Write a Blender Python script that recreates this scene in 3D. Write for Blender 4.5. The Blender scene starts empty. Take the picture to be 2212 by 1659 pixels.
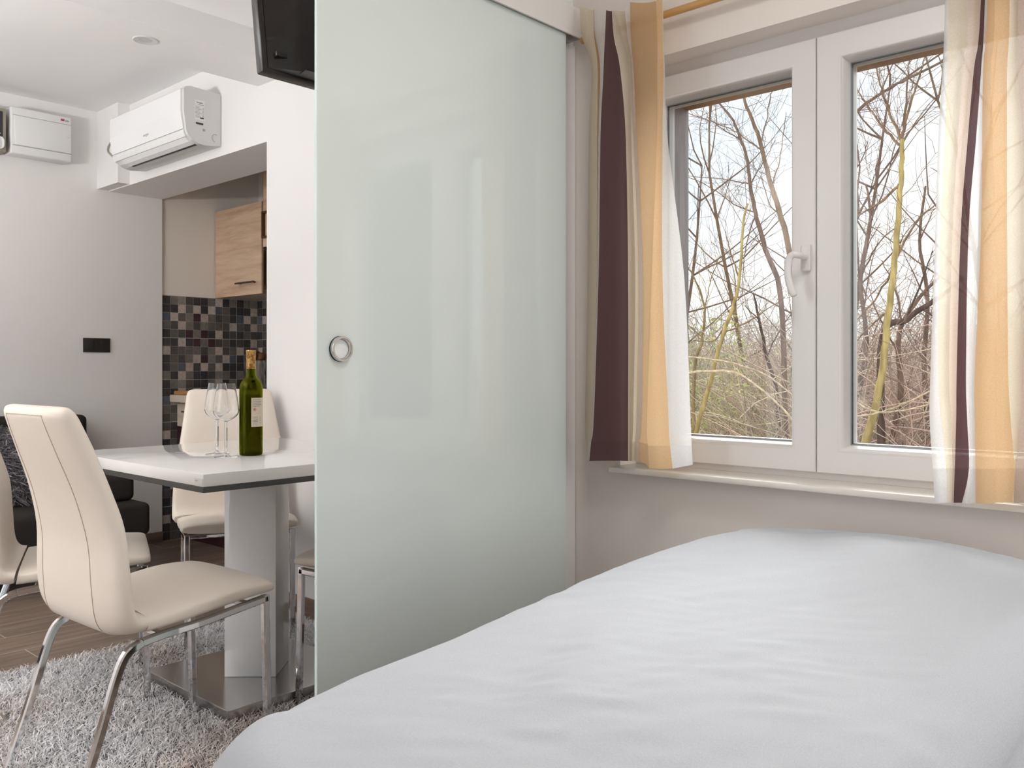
import bpy, bmesh, math, random
import numpy as np
from mathutils import Vector, Matrix, noise
random.seed(7)
rng = np.random.default_rng(7)
S = bpy.context.scene
COL = S.collection
PI = math.pi

# ------------------------------------------------------------------ materials
def mat(name, color=(.8,.8,.8), rough=.5, metal=0., spec=.5, coat=0., coat_rough=.03):
    m = bpy.data.materials.new(name); m.use_nodes = True
    b = m.node_tree.nodes['Principled BSDF']
    b.inputs['Base Color'].default_value = (*color, 1)
    b.inputs['Roughness'].default_value = rough
    b.inputs['Metallic'].default_value = metal
    b.inputs['Specular IOR Level'].default_value = spec
    b.inputs['Coat Weight'].default_value = coat
    b.inputs['Coat Roughness'].default_value = coat_rough
    return m
def N(m, t, **kw):
    n = m.node_tree.nodes.new(t)
    for k, v in kw.items(): setattr(n, k, v)
    return n
def L(m, a, b): m.node_tree.links.new(a, b)
def bsdf(m): return m.node_tree.nodes['Principled BSDF']
def out(m): return m.node_tree.nodes['Material Output']
def coords(m, scale=(1,1,1), kind='Object'):
    tc = N(m, 'ShaderNodeTexCoord'); mp = N(m, 'ShaderNodeMapping')
    mp.inputs['Scale'].default_value = scale
    L(m, tc.outputs[kind], mp.inputs['Vector'])
    return mp.outputs['Vector']
def noise_tex(m, vec, scale, detail=4, rough=.5):
    n = N(m, 'ShaderNodeTexNoise'); n.inputs['Scale'].default_value = scale
    n.inputs['Detail'].default_value = detail; n.inputs['Roughness'].default_value = rough
    L(m, vec, n.inputs['Vector']); return n.outputs['Fac']
def ramp(m, fac, stops):
    r = N(m, 'ShaderNodeValToRGB'); e = r.color_ramp.elements
    while len(e) < len(stops): e.new(.5)
    for i, (p, c) in enumerate(stops):
        e[i].position = p; e[i].color = (*c, 1)
    L(m, fac, r.inputs['Fac']); return r.outputs['Color']
def bump(m, h, strength=.2, dist=.002):
    b = N(m, 'ShaderNodeBump'); b.inputs['Strength'].default_value = strength
    b.inputs['Distance'].default_value = dist
    L(m, h, b.inputs['Height']); L(m, b.outputs['Normal'], bsdf(m).inputs['Normal'])

def wall_mat(name, color):
    m = mat(name, color, .85, spec=.25)
    v = coords(m); f = noise_tex(m, v, 90, 3)
    bump(m, f, .06, .001); return m
M = {}
M['wall'] = wall_mat('paint_white', (.84,.825,.815))
M['wall_bed'] = wall_mat('paint_warm_white', (.86,.79,.74))
M['ceiling'] = wall_mat('paint_ceiling', (.90,.895,.89))
M['kitchen_wall'] = wall_mat('paint_kitchen', (.82,.77,.71))
M['pvc'] = mat('white_pvc', (.80,.775,.76), .28, spec=.5)
M['rubber'] = mat('gasket_grey', (.30,.31,.33), .6)
M['gap'] = mat('dark_gap', (.10,.08,.075), .7)
M['sill'] = mat('sill_stone', (.78,.72,.66), .3)
M['track'] = mat('track_painted', (.76,.72,.69), .35)
M['steel'] = mat('brushed_steel', (.62,.61,.60), .22, 1.)
M['chrome'] = mat('chrome', (.74,.74,.75), .06, 1.)
M['black_plastic'] = mat('black_plastic', (.016,.014,.013), .35)
M['brown_gloss'] = mat('dark_brown_gloss', (.018,.012,.010), .22)
M['dark_grey'] = mat('dark_grey_plastic', (.07,.07,.075), .45)
M['white_plastic'] = mat('white_plastic', (.80,.80,.79), .35)
M['offwhite_plastic'] = mat('offwhite_plastic', (.70,.69,.68), .4)
M['ac_panel'] = mat('ac_panel_gloss', (.86,.86,.86), .18)
M['ink'] = mat('ink_black', (.05,.05,.05), .6)
M['ink_grey'] = mat('ink_grey', (.38,.38,.37), .6)
M['ink_red'] = mat('ink_red', (.45,.07,.09), .6)
M['sticker'] = mat('silver_sticker', (.60,.62,.64), .3)
M['meter'] = mat('meter_beige', (.36,.33,.26), .5)
M['meter_face'] = mat('meter_face_dark', (.035,.035,.045), .25)
M['yellow'] = mat('ink_yellow', (.6,.42,.08), .6)
M['gloss_white'] = mat('lacquer_white', (.82,.81,.80), .015, spec=.6)
M['smoked'] = mat('smoked_edge', (.045,.045,.045), .25)
M['sofa'] = mat('sofa_fabric', (.030,.026,.024), .9, spec=.2)
v = coords(M['sofa']); bump(M['sofa'], noise_tex(M['sofa'], v, 500, 2), .4, .002)
M['plum'] = mat('plum_laminate', (.05,.016,.022), .3)
M['worktop'] = mat('worktop_cream', (.66,.57,.47), .35)
M['board'] = mat('board_wood', (.42,.20,.06), .45)
M['bronze'] = mat('bronze_handle', (.10,.06,.035), .35, .7)
M['cork'] = mat('cork_brown', (.16,.065,.025), .7)
M['gold'] = mat('capsule_gold', (.50,.29,.08), .32, .35)
v = coords(M['gold'], (1,1,1)); 
L(M['gold'], ramp(M['gold'], noise_tex(M['gold'], v, 130, 3), [(.42,(.24,.11,.03)),(.55,(.52,.30,.08))]), bsdf(M['gold']).inputs['Base Color'])
M['label'] = mat('label_paper', (.72,.63,.48), .6)
M['rod'] = mat('rod_wood', (.62,.34,.12), .4)

def wood_mat(name, stops, scale, grain_axis, rough=.45, bstr=.05):
    m = mat(name, (.5,.4,.3), rough)
    v = coords(m, scale)
    w = noise_tex(m, v, 1., 6, .6)
    L(m, ramp(m, w, stops), bsdf(m).inputs['Base Color'])
    bump(m, w, bstr, .001); return m
M['ash'] = wood_mat('ash_laminate', [(.3,(.46,.30,.19)),(.5,(.62,.44,.30)),(.7,(.70,.53,.38))], (3,3,26), 0)
M['ash_light'] = wood_mat('ash_light_laminate', [(.3,(.55,.45,.36)),(.6,(.70,.60,.50))], (3,3,30), 0)
M['ext_wood'] = wood_mat('weathered_wood', [(.3,(.20,.12,.08)),(.5,(.34,.22,.15)),(.7,(.42,.29,.21))], (6,6,6), 0, .7)
M['ext_post'] = wood_mat('weathered_post', [(.3,(.22,.20,.21)),(.5,(.34,.32,.33)),(.75,(.42,.39,.39))], (30,30,2.5), 0, .7)
M['bed_wood'] = mat('dark_bed_wood', (.012,.010,.010), .5)

# floor planks of wood-look tile: 0.2 m wide boards along Y, light joints
def floor_mat():
    m = mat('wood_look_tile', (.3,.2,.15), .38)
    tc = N(m,'ShaderNodeTexCoord'); mp = N(m,'ShaderNodeMapping')
    mp.inputs['Rotation'].default_value = (0,0,PI/2); mp.inputs['Location'].default_value = (-.025,.116,0)
    L(m, tc.outputs['Object'], mp.inputs['Vector'])
    br = N(m,'ShaderNodeTexBrick'); br.offset = .5
    br.inputs['Scale'].default_value = 1; br.inputs['Brick Width'].default_value = 1.2
    br.inputs['Row Height'].default_value = .2; br.inputs['Mortar Size'].default_value = .0022
    br.inputs['Mortar Smooth'].default_value = .2
    br.inputs['Color1'].default_value = (.9,.9,.9,1); br.inputs['Color2'].default_value = (1.15,1.12,1.1,1)
    L(m, mp.outputs['Vector'], br.inputs['Vector'])
    mp2 = N(m,'ShaderNodeMapping'); mp2.inputs['Scale'].default_value = (14,1.2,1)
    L(m, tc.outputs['Object'], mp2.inputs['Vector'])
    g = noise_tex(m, mp2.outputs['Vector'], 2.2, 7, .65)
    c = ramp(m, g, [(.28,(.11,.078,.058)),(.5,(.20,.148,.115)),(.75,(.30,.235,.19))])
    mx = N(m,'ShaderNodeMix', data_type='RGBA', blend_type='MULTIPLY'); mx.inputs['Factor'].default_value = 1
    L(m, c, mx.inputs[6]); L(m, br.outputs['Color'], mx.inputs[7])
    m2 = N(m,'ShaderNodeMix', data_type='RGBA'); L(m, br.outputs['Fac'], m2.inputs['Factor'])
    L(m, mx.outputs[2], m2.inputs[6]); m2.inputs[7].default_value = (.50,.43,.37,1)
    L(m, m2.outputs[2], bsdf(m).inputs['Base Color'])
    return m
M['floor'] = floor_mat()
M['skirting'] = wood_mat('skirting_tile', [(.3,(.12,.08,.055)),(.5,(.20,.14,.10)),(.75,(.28,.20,.15))], (1.5,1.5,20), 0)

# upholstery
def leather(name, col):
    m = mat(name, col, .42, spec=.4)
    v = coords(m); bump(m, noise_tex(m, v, 260, 3), .08, .001); return m
M['leather'] = leather('cream_leatherette', (.80,.715,.625))
M['seam'] = mat('seam_thread', (.62,.50,.41), .6)

def fabric(name, col, transl=.35, transp=.0):
    m = bpy.data.materials.new(name); m.use_nodes = True
    nt = m.node_tree; nt.nodes.remove(bsdf(m))
    d = N(m,'ShaderNodeBsdfDiffuse'); t = N(m,'ShaderNodeBsdfTranslucent')
    v = coords(m, (1,1,1)); f = noise_tex(m, v, 420, 2)
    c = ramp(m, f, [(.3, tuple(x*.93 for x in col)), (.7, tuple(min(1,x*1.05) for x in col))])
    L(m, c, d.inputs['Color']); L(m, c, t.inputs['Color'])
    mx = N(m,'ShaderNodeMixShader'); mx.inputs[0].default_value = transl
    L(m, d.outputs[0], mx.inputs[1]); L(m, t.outputs[0], mx.inputs[2])
    o = mx.outputs[0]
    if transp > 0:
        tr = N(m,'ShaderNodeBsdfTransparent'); m2 = N(m,'ShaderNodeMixShader'); m2.inputs[0].default_value = transp
        L(m, o, m2.inputs[1]); L(m, tr.outputs[0], m2.inputs[2]); o = m2.outputs[0]
    L(m, o, out(m).inputs['Surface']); return m
CUR = {'white': (.88,.87,.88), 'cream': (.86,.78,.64), 'tan': (.74,.51,.30), 'plum': (.15,.085,.09), 'mauve': (.72,.60,.53)}
for k, c in CUR.items():
    M['cur_'+k] = fabric('curtain_'+k, c, .25 if k == 'plum' else .5, {'white':.22,'cream':.12,'tan':.06,'plum':.03,'mauve':.08}[k])
    M['hem_'+k] = fabric('curtain_hem_'+k, tuple(x*.92 for x in c), .15 if k == 'plum' else .32, .03)

# duvet
def duvet_mat():
    m = mat('duvet_cotton', (.60,.60,.635), .9, spec=.15)
    bsdf(m).inputs['Sheen Weight'].default_value = .15
    v = coords(m); w = N(m,'ShaderNodeTexNoise'); w.inputs['Scale'].default_value = 1
    mp = N(m,'ShaderNodeMapping'); mp.inputs['Scale'].default_value = (900,260,300)
    tc = N(m,'ShaderNodeTexCoord'); L(m, tc.outputs['Object'], mp.inputs['Vector']); L(m, mp.outputs['Vector'], w.inputs['Vector'])
    bump(m, w.outputs['Fac'], .35, .0012)
    L(m, ramp(m, w.outputs['Fac'], [(.3,(.43,.45,.49)),(.7,(.49,.505,.54))]), bsdf(m).inputs['Base Color'])
    return m
M['duvet'] = duvet_mat()

# window glass: thin clear pane
def pane_mat():
    m = bpy.data.materials.new('clear_glass'); m.use_nodes = True; m.node_tree.nodes.remove(bsdf(m))
    t = N(m,'ShaderNodeBsdfTransparent'); t.inputs['Color'].default_value = (.97,.985,.98,1)
    g = N(m,'ShaderNodeBsdfGlossy'); g.inputs['Roughness'].default_value = 0
    f = N(m,'ShaderNodeFresnel'); f.inputs['IOR'].default_value = 1.35
    mx = N(m,'ShaderNodeMixShader'); L(m, f.outputs[0], mx.inputs[0]); L(m, t.outputs[0], mx.inputs[1]); L(m, g.outputs[0], mx.inputs[2])
    L(m, mx.outputs[0], out(m).inputs['Surface']); return m
M['pane'] = pane_mat()
# satin door glass: milky body that lets some light through, polished face
def satin_mat(name, col, transp, tcol):
    m = bpy.data.materials.new(name); m.use_nodes = True; m.node_tree.nodes.remove(bsdf(m))
    d = N(m,'ShaderNodeBsdfDiffuse'); d.inputs['Color'].default_value = (*col,1)
    tl = N(m,'ShaderNodeBsdfTranslucent'); tl.inputs['Color'].default_value = (*col,1)
    t = N(m,'ShaderNodeBsdfTransparent'); t.inputs['Color'].default_value = (*tcol,1)
    g = N(m,'ShaderNodeBsdfGlossy'); g.inputs['Roughness'].default_value = .0
    f = N(m,'ShaderNodeFresnel'); f.inputs['IOR'].default_value = 1.75
    a = N(m,'ShaderNodeMixShader'); a.inputs[0].default_value = .12; L(m, d.outputs[0], a.inputs[1]); L(m, tl.outputs[0], a.inputs[2])
    b = N(m,'ShaderNodeMixShader'); b.inputs[0].default_value = transp; L(m, a.outputs[0], b.inputs[1]); L(m, t.outputs[0], b.inputs[2])
    c = N(m,'ShaderNodeMixShader'); L(m, f.outputs[0], c.inputs[0]); L(m, b.outputs[0], c.inputs[1]); L(m, g.outputs[0], c.inputs[2])
    L(m, c.outputs[0], out(m).inputs['Surface']); return m
M['satin'] = satin_mat('satin_glass', (.88,.95,.92), .12, (.90,.97,.94))
M['glass_edge'] = mat('glass_edge_aqua', (.74,.87,.85), .15)
def glass_mat(name, col, ior=1.45, rough=0.):
    m = bpy.data.materials.new(name); m.use_nodes = True; m.node_tree.nodes.remove(bsdf(m))
    g = N(m,'ShaderNodeBsdfGlass'); g.inputs['Color'].default_value = (*col,1); g.inputs['IOR'].default_value = ior; g.inputs['Roughness'].default_value = rough
    L(m, g.outputs[0], out(m).inputs['Surface']); return m
M['crystal'] = glass_mat('crystal', (.99,.99,.99), 1.45)
M['bottle'] = glass_mat('olive_glass', (.47,.49,.08), 1.5)
M['wine'] = glass_mat('wine', (.66,.62,.16), 1.34)
# attribute coloured (tiles, rug, fur, brush)
def attr_mat(name, rough=.6, spec=.3):
    m = mat(name, (.5,.5,.5), rough, spec=spec)
    a = N(m,'ShaderNodeVertexColor'); a.layer_name = 'Col'
    L(m, a.outputs['Color'], bsdf(m).inputs['Base Color']); return m
M['tile'] = attr_mat('mosaic_tile', .25, .5)
v = coords(M['tile']); f = noise_tex(M['tile'], v, 55, 5, .7)
mx = N(M['tile'],'ShaderNodeMix', data_type='RGBA', blend_type='MULTIPLY'); mx.inputs['Factor'].default_value = 1
L(M['tile'], M['tile'].node_tree.nodes['Color Attribute'].outputs['Color'], mx.inputs[6])
L(M['tile'], ramp(M['tile'], f, [(.3,(.72,.72,.74)),(.65,(1.15,1.13,1.1))]), mx.inputs[7])
L(M['tile'], mx.outputs[2], bsdf(M['tile']).inputs['Base Color'])
M['pile'] = attr_mat('shag_pile', .9, .15)
M['brush'] = attr_mat('brushwood', .9, .1)
M['grout'] = mat('grout_light', (.42,.39,.36), .7)
M['litter'] = mat('leaf_litter', (.2,.15,.1), .95, spec=.1)
v = coords(M['litter']); L(M['litter'], ramp(M['litter'], noise_tex(M['litter'], v, 9, 8, .7), [(.3,(.10,.07,.05)),(.5,(.25,.18,.12)),(.7,(.38,.31,.20))]), bsdf(M['litter']).inputs['Base Color'])
def bark(name, c):
    m = mat(name, c, .85, spec=.15); v = coords(m, (40,40,9))
    L(m, ramp(m, noise_tex(m, v, 1, 4), [(.35, tuple(x*.6 for x in c)), (.7, tuple(min(1,x*1.2) for x in c))]), bsdf(m).inputs['Base Color']); return m
BARK = {'yb': bark('bark_tan', (.27,.19,.13)), 'b': bark('bark_brown', (.23,.16,.13)), 'y': bark('bark_yellow', (.46,.38,.17)),
        'o': bark('bark_olive', (.30,.24,.13)), 'd': bark('bark_dark', (.13,.09,.08)), 'p': bark('bark_pale', (.62,.53,.40))}

# ------------------------------------------------------------------ mesh helpers
def finish(name, me, material, parent=None, smooth=None):
    mats = material if isinstance(material, (list, tuple)) else [material]
    for m_ in mats: me.materials.append(m_)
    if smooth:
        me.polygons.foreach_set('use_smooth', [True]*len(me.polygons))
        if smooth < 180: me.set_sharp_from_angle(angle=math.radians(smooth))
    me.update()
    o = bpy.data.objects.new(name, me); COL.objects.link(o)
    if parent is not None: o.parent = parent
    return o
ORIGIN = Vector((0,0,0))
def obj(name, bm, material, parent=None, smooth=None, off=None):
    """link a bmesh; off = world point that becomes the local origin (the thing's base)"""
    if off is not None: bmesh.ops.translate(bm, verts=bm.verts, vec=-Vector(off))
    bmesh.ops.recalc_face_normals(bm, faces=bm.faces)
    me = bpy.data.meshes.new(name); bm.to_mesh(me); bm.free()
    return finish(name, me, material, parent, smooth)
def pyobj(name, verts, faces, material, parent=None, smooth=None, off=None, colors=None, mat_idx=None):
    v_ = np.array(verts, dtype=float)
    if off is not None: v_ = v_ - np.array(off)
    me = bpy.data.meshes.new(name); me.from_pydata(v_.tolist(), [], faces)
    if mat_idx is not None: me.polygons.foreach_set('material_index', mat_idx)
    if colors is not None:
        a = me.color_attributes.new('Col','FLOAT_COLOR','POINT'); a.data.foreach_set('color', np.array(colors, dtype=np.float32).ravel())
    return finish(name, me, material, parent, smooth)
def tag(o, label=None, cat=None, group=None, kind=None):
    if label: o['label'] = label
    if cat: o['category'] = cat
    if group: o['group'] = group
    if kind: o['kind'] = kind
    return o
def thing(name, label, cat, loc=(0,0,0), rz=0, group=None):
    o = bpy.data.objects.new(name, None); COL.objects.link(o); o.empty_display_size = .1
    o.location = loc; o.rotation_euler = (0,0,rz)
    return tag(o, label, cat, group)
def box(bm, x0,x1,y0,y1,z0,z1, bev=0, seg=2):
    r = bmesh.ops.create_cube(bm, size=1)
    vs = r['verts']
    for v in vs:
        v.co = Vector(((x0+x1)/2+v.co.x*(x1-x0), (y0+y1)/2+v.co.y*(y1-y0), (z0+z1)/2+v.co.z*(z1-z0)))
    if bev:
        es = list({e for v in vs for e in v.link_edges})
        bmesh.ops.bevel(bm, geom=es, offset=bev, segments=seg, affect='EDGES', profile=.5)
def nb(): return bmesh.new()
def boxobj(name, dims, material, parent=None, bev=0, off=None, seg=2, smooth=None):
    bm = nb(); box(bm, *dims, bev=bev, seg=seg)
    return obj(name, bm, material, parent, smooth if smooth is not None else (40 if bev else None), off)
def struct(name, bm, material, parent=None, smooth=None):
    o = obj(name, bm, material, parent, smooth)
    if parent is None: o['kind'] = 'structure'
    return o
def frames(path):
    p = [Vector(a) for a in path]; T = []
    for i in range(len(p)):
        d = (p[min(i+1,len(p)-1)] - p[max(i-1,0)]); T.append(d.normalized() if d.length > 1e-9 else Vector((0,0,1)))
    up = Vector((0,0,1)) if abs(T[0].z) < .9 else Vector((1,0,0))
    n = (up - T[0]*up.dot(T[0])).normalized(); R = []
    for i in range(len(p)):
        n = (n - T[i]*n.dot(T[i])).normalized(); R.append((p[i], n, T[i].cross(n)))
    return R
def tube(V, F, path, radii, sides=6, cap=True):
    base = len(V); R = frames(path)
    for (p, n, b), r in zip(R, radii):
        for k in range(sides):
            a = 2*PI*k/sides; V.append(tuple(p + n*(math.cos(a)*r) + b*(math.sin(a)*r)))
    m_ = len(R)
    for i in range(m_-1):
        for k in range(sides):
            a = base+i*sides+k; b2 = base+i*sides+(k+1) % sides
            F.append((a, b2, b2+sides, a+sides))
    if cap:
        F.append(tuple(base+k for k in range(sides))[::-1]); F.append(tuple(base+(m_-1)*sides+k for k in range(sides)))
def tubeobj(name, path, r, material, parent=None, sides=10, off=None):
    V, F = [], []; tube(V, F, path, [r]*len(path) if not isinstance(r,(list,tuple)) else r, sides)
    return pyobj(name, V, F, material, parent, 60, off)
def lathe(profile, n=40, c=(0,0,0)):
    V, F = [], []
    for r, z in profile:
        for k in range(n):
            a = 2*PI*k/n; V.append((c[0]+r*math.cos(a), c[1]+r*math.sin(a), c[2]+z))
    for i in range(len(profile)-1):
        for k in range(n):
            a = i*n+k; b = i*n+(k+1) % n; F.append((a, b, b+n, a+n))
    return V, F
def weld(V, F):
    bm = nb(); vs = [bm.verts.new(v) for v in V]
    for f in F:
        try: bm.faces.new([vs[i] for i in f])
        except ValueError: pass
    bmesh.ops.remove_doubles(bm, verts=bm.verts, dist=1e-6)
    return bm
def catmull(pts, n):
    """smooth curve through points, n samples a span"""
    P = [np.array(p, float) for p in pts]; out_ = []
    for i in range(len(P)-1):
        p0 = P[max(i-1,0)]; p1 = P[i]; p2 = P[i+1]; p3 = P[min(i+2,len(P)-1)]
        for k in range(n):
            t = k/n
            out_.append(.5*((2*p1)+(-p0+p2)*t+(2*p0-5*p1+4*p2-p3)*t*t+(-p0+3*p1-3*p2+p3)*t**3))
    out_.append(P[-1]); return out_
def textmesh(name, body, size, material, parent, matrix, extrude=.0004):
    cu = bpy.data.curves.new(name, 'FONT'); cu.body = body; cu.size = size; cu.extrude = extrude
    cu.align_x = 'CENTER'; cu.align_y = 'CENTER'
    t = bpy.data.objects.new(name+'_tmp', cu); COL.objects.link(t)
    dg = bpy.context.evaluated_depsgraph_get(); dg.update()
    me = bpy.data.meshes.new_from_object(t.evaluated_get(dg))
    bpy.data.objects.remove(t); me.transform(matrix)
    me.materials.clear(); me.name = name
    return finish(name, me, material, parent)
def axes(x, y, z, loc):
    return Matrix(((x[0],y[0],z[0],loc[0]),(x[1],y[1],z[1],loc[1]),(x[2],y[2],z[2],loc[2]),(0,0,0,1)))
# ------------------------------------------------------------------ setting
XW, Y0, XP = -5.093, 2.144, -1.714
def boxes(*lst):
    bm = nb()
    for d in lst: box(bm, *d)
    return bm
struct('floor', boxes((-5.3,1.35,-1.8,3.3,-.06,0)), M['floor'])
struct('wall_left', boxes((-5.25,XW,-1.8,2.458,0,2.62)), M['wall'])
wkl = struct('wall_kitchen_left', boxes((-5.25,-5.113,2.458,3.25,0,2.62)), M['kitchen_wall'])
wkb = struct('wall_kitchen_back', boxes((-5.113,-3.2,3.117,3.25,0,2.62)), M['kitchen_wall'])
struct('wall_kitchen_right', boxes((-3.3,-3.2,2.458,3.117,0,2.62)), M['kitchen_wall'])
struct('wall_pier', boxes((-3.45,XP-.1,Y0,2.458,0,2.62)), M['wall'])
struct('wall_window', boxes((XP-.1,-1.535,Y0,2.31,0,2.62), (-.40,1.3,Y0,2.31,0,2.62), (-1.535,-.40,Y0,2.31,0,.731), (-1.535,-.40,Y0,2.31,1.926,2.62)), M['wall_bed'])
struct('wall_partition', boxes((XP-.1,XP,1.272,Y0,0,2.62), (XP-.1,XP,-1.8,1.272,2.10,2.62), (XP-.1,XP,-1.8,-.3,0,2.10)), M['wall'])
struct('wall_rear', boxes((-5.25,-4.75,-1.95,-1.8,0,2.62), (-4.75,-2.1,-1.95,-1.8,2.28,2.62), (-2.1,1.3,-1.95,-1.8,0,2.62)), M['wall'])  # unseen wall, left open where the living room fill lamp sits
struct('wall_right', boxes((1.2,1.3,-1.8,1.3,0,2.62), (1.2,1.3,2.09,Y0,0,2.62), (1.2,1.3,1.3,2.09,2.28,2.62), (1.2,1.3,1.3,2.09,0,.62)), M['wall_bed'])  # unseen wall; window gap added for the side fill lamp
struct('trim_1', boxes((XW,-3.45,Y0,2.458,2.04,2.62)), M['wall'])            # lintel above the kitchen opening
struct('trim_2', boxes((XW,-4.823,2.079,Y0,2.045,2.5)), M['wall'])            # boxed pipe run
struct('trim_3', boxes((-3.52,-3.185,-1.8,Y0,2.30,2.62)), M['ceiling'])        # ceiling beam
struct('ceiling', boxes((-5.25,-3.52,-1.8,Y0,2.48,2.62), (-3.185,1.3,-1.8,Y0,2.41,2.62), (-5.25,-3.2,2.3,3.25,2.50,2.62)), M['ceiling'])
struct('baseboard_left', boxes((XW,XW+.010,-1.8,2.458,0,.062)), M['skirting'])
struct('baseboard_pier', boxes((-3.45,XP-.1,Y0-.010,Y0,0,.072)), M['skirting'])
struct('trim_4', boxes((XP,XP+.010,2.062,2.142,.0,2.03)), M['pvc'])           # door stop strip in the corner

# mosaic tiles: printed panels of 10 x 5 squares
PAT = ["DMGdDDMLDM", "DDLmLDLbmD", "BLmGPLMdmD", "mdLMdMmmdL", "DmdPMPDLDd"]
TC = {'D':(.050,.050,.052),'d':(.085,.078,.074),'m':(.13,.12,.112),'M':(.20,.18,.165),'G':(.25,.23,.215),'L':(.52,.45,.40),'P':(.062,.030,.036),'b':(.11,.12,.14),'B':(.10,.115,.15)}
def mosaic(name, parent, y_or_x, a0, a1, z0, z1, ztop, axis):
    V, F, C = [], [], []
    nr = int((ztop - z0)/.0502)+1
    for j in range(nr):
        pj, rj = divmod(j, 5)
        zt = ztop - pj*.2535 - rj*.0502; zb = zt - .0502
        if rj == 4: zb -= 0
        zb = max(zb, z0)
        nc = int((a1-a0)/.0488)+1
        for i in range(nc):
            pi_, ci = divmod(i, 10)
            xa = a0 + pi_*.4900 + ci*.0488; xb = min(xa+.0488, a1)
            if xa >= a1-.001 or zt <= z0+.001: continue
            ch = PAT[rj][ci] if pj % 2 == 0 else PAT[4-rj][9-ci]
            c = TC[ch]; k = len(V)
            jt = 1 + .22*(random.random()-.5)
            g = .0006
            for (u, w) in ((xa+g, zb+g), (xb-g, zb+g), (xb-g, zt-g), (xa+g, zt-g)):
                V.append((y_or_x, u, w) if axis == 'x' else (u, y_or_x, w)); C.append((c[0]*jt, c[1]*jt, c[2]*jt, 1))
            F.append((k, k+1, k+2, k+3))
    return pyobj(name, V, F, M['tile'], parent, None, None, C)
bt = boxobj('tile_grout', (-5.113,-5.1075,2.4585,3.117,0,1.472), M['grout'], wkl)
mosaic('mosaic_tiles', wkl, -5.107, 2.467, 3.1165, .001, 1.47, 1.47, 'x')
boxobj('tile_grout', (-5.107,-3.9,3.1115,3.117,.60,1.472), M['grout'], wkb)
mosaic('mosaic_tiles', wkb, 3.111, -5.1065, -4.0, .62, 1.47, 1.47, 'y')

# ------------------------------------------------------------------ window
win = thing('window_1', None, None, (-.966, 2.25, .747)); win['kind'] = 'structure'
WO = (-.966, 2.25, .747)
def rect_sweep(x0,x1,z0,z1, prof, closed=False):
    """profile of (inset, y) swept round a rectangle, mitred corners"""
    V, F = [], []
    for ins, y in prof:
        V += [(x0+ins,y,z0+ins),(x1-ins,y,z0+ins),(x1-ins,y,z1-ins),(x0+ins,y,z1-ins)]
    n = len(prof)
    for i in range(n if closed else n-1):
        a = 4*i; b = 4*((i+1) % n)
        for k in range(4): F.append((a+k, a+(k+1) % 4, b+(k+1) % 4, b+k))
    bm = nb(); vs = [bm.verts.new(v) for v in V]
    for f in F: bm.faces.new([vs[i] for i in f])
    return bm
obj('frame', rect_sweep(-1.535,-.40,.747,1.926, [(0,2.225),(.052,2.225),(.056,2.232),(.056,2.309),(0,2.309)], True), M['pvc'], win, None, WO)
boxobj('rebate', (-.980,-.952,2.236,2.300,.80,1.87), M['gap'], win, 0, WO)
def sash(x0, x1):
    z0, z1 = .764, 1.891
    s = obj('sash', rect_sweep(x0,x1,z0,z1, [(.0025,2.2125),(.0,2.2150),(0,2.234),(0,2.235),(.058,2.292),(.0745,2.292),(.0745,2.2535),(.0745,2.2525),(.062,2.214),(.058,2.2122),(.0565,2.2118)], True), M['pvc'], win, 35, WO)
    obj('glazing_bead', rect_sweep(x0+.0575,x1-.0575,z0+.0575,z1-.0575, [(0,2.2116),(.003,2.2110),(.0065,2.2130),(.0105,2.2240),(.0165,2.2500),(.0165,2.2530),(.001,2.2530),(.0,2.2130)], True), M['pvc'], s, 50, WO)
    obj('gasket', rect_sweep(x0+.074,x1-.074,z0+.074,z1-.074, [(0,2.2495),(.0022,2.2505),(.0022,2.2525),(0,2.2525)], True), M['rubber'], s, None, WO)
    obj('spacer', rect_sweep(x0+.074,x1-.074,z0+.074,z1-.074, [(.004,2.2580),(.0045,2.2740),(0,2.2740),(0,2.2580)], True), M['sticker'], s, None, WO)
    boxobj('pane', (x0+.0735,x1-.0735,2.2545,2.2575,z0+.0735,z1-.0735), M['pane'], s, 0, WO)
    return s
sl = sash(-1.515, -.9675); sr = sash(-.9645, -.417)
# handle on the left sash
hb = nb(); box(hb, -1.004,-.978,2.2015,2.2125,1.286,1.357, bev=.0055, seg=3)
h_ = obj('window_handle', hb, M['pvc'], sl, 40, WO)
pts = catmull([(-.991,2.206,1.325),(-.991,2.180,1.325),(-.9935,2.166,1.326),(-1.004,2.161,1.327),(-1.013,2.159,1.318),(-1.0165,2.157,1.295),(-1.0145,2.156,1.265),(-1.008,2.158,1.238),(-1.000,2.160,1.219)], 5)
tubeobj('lever', [tuple(p) for p in pts], [.0095]*6+[.0092]*(len(pts)-8)+[.0085,.006], M['pvc'], h_, 12, WO)
# timber box outside
obj('outer_head', boxes((-1.53,-.40,2.315,2.422,1.846,1.93)), M['ext_wood'], win, None, WO)
obj('outer_jamb', boxes((-1.53,-1.470,2.315,2.420,.72,1.845)), M['ext_post'], win, None, WO)
obj('outer_jamb', boxes((-.462,-.40,2.315,2.420,.72,1.845)), M['ext_post'], win, None, WO)
sb = nb(); box(sb, -1.5345,-.30,2.085,2.2245,.731,.747, bev=.003)
o = struct('trim_5', sb, M['sill'], None, 40)                                  # stone window sill

# ------------------------------------------------------------------ sliding satin glass door
DO = (-1.675, 1.61, .0)
door = thing('door_1', None, None, DO); door['kind'] = 'structure'
bm = nb(); box(bm, -1.680,-1.670,1.166,2.056,.008,2.078, bev=.0012, seg=1)
for f in bm.faces:
    if abs(f.normal.x) < .9: f.material_index = 1
obj('glass_panel', bm, [M['satin'], M['glass_edge']], door, None, DO)
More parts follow.
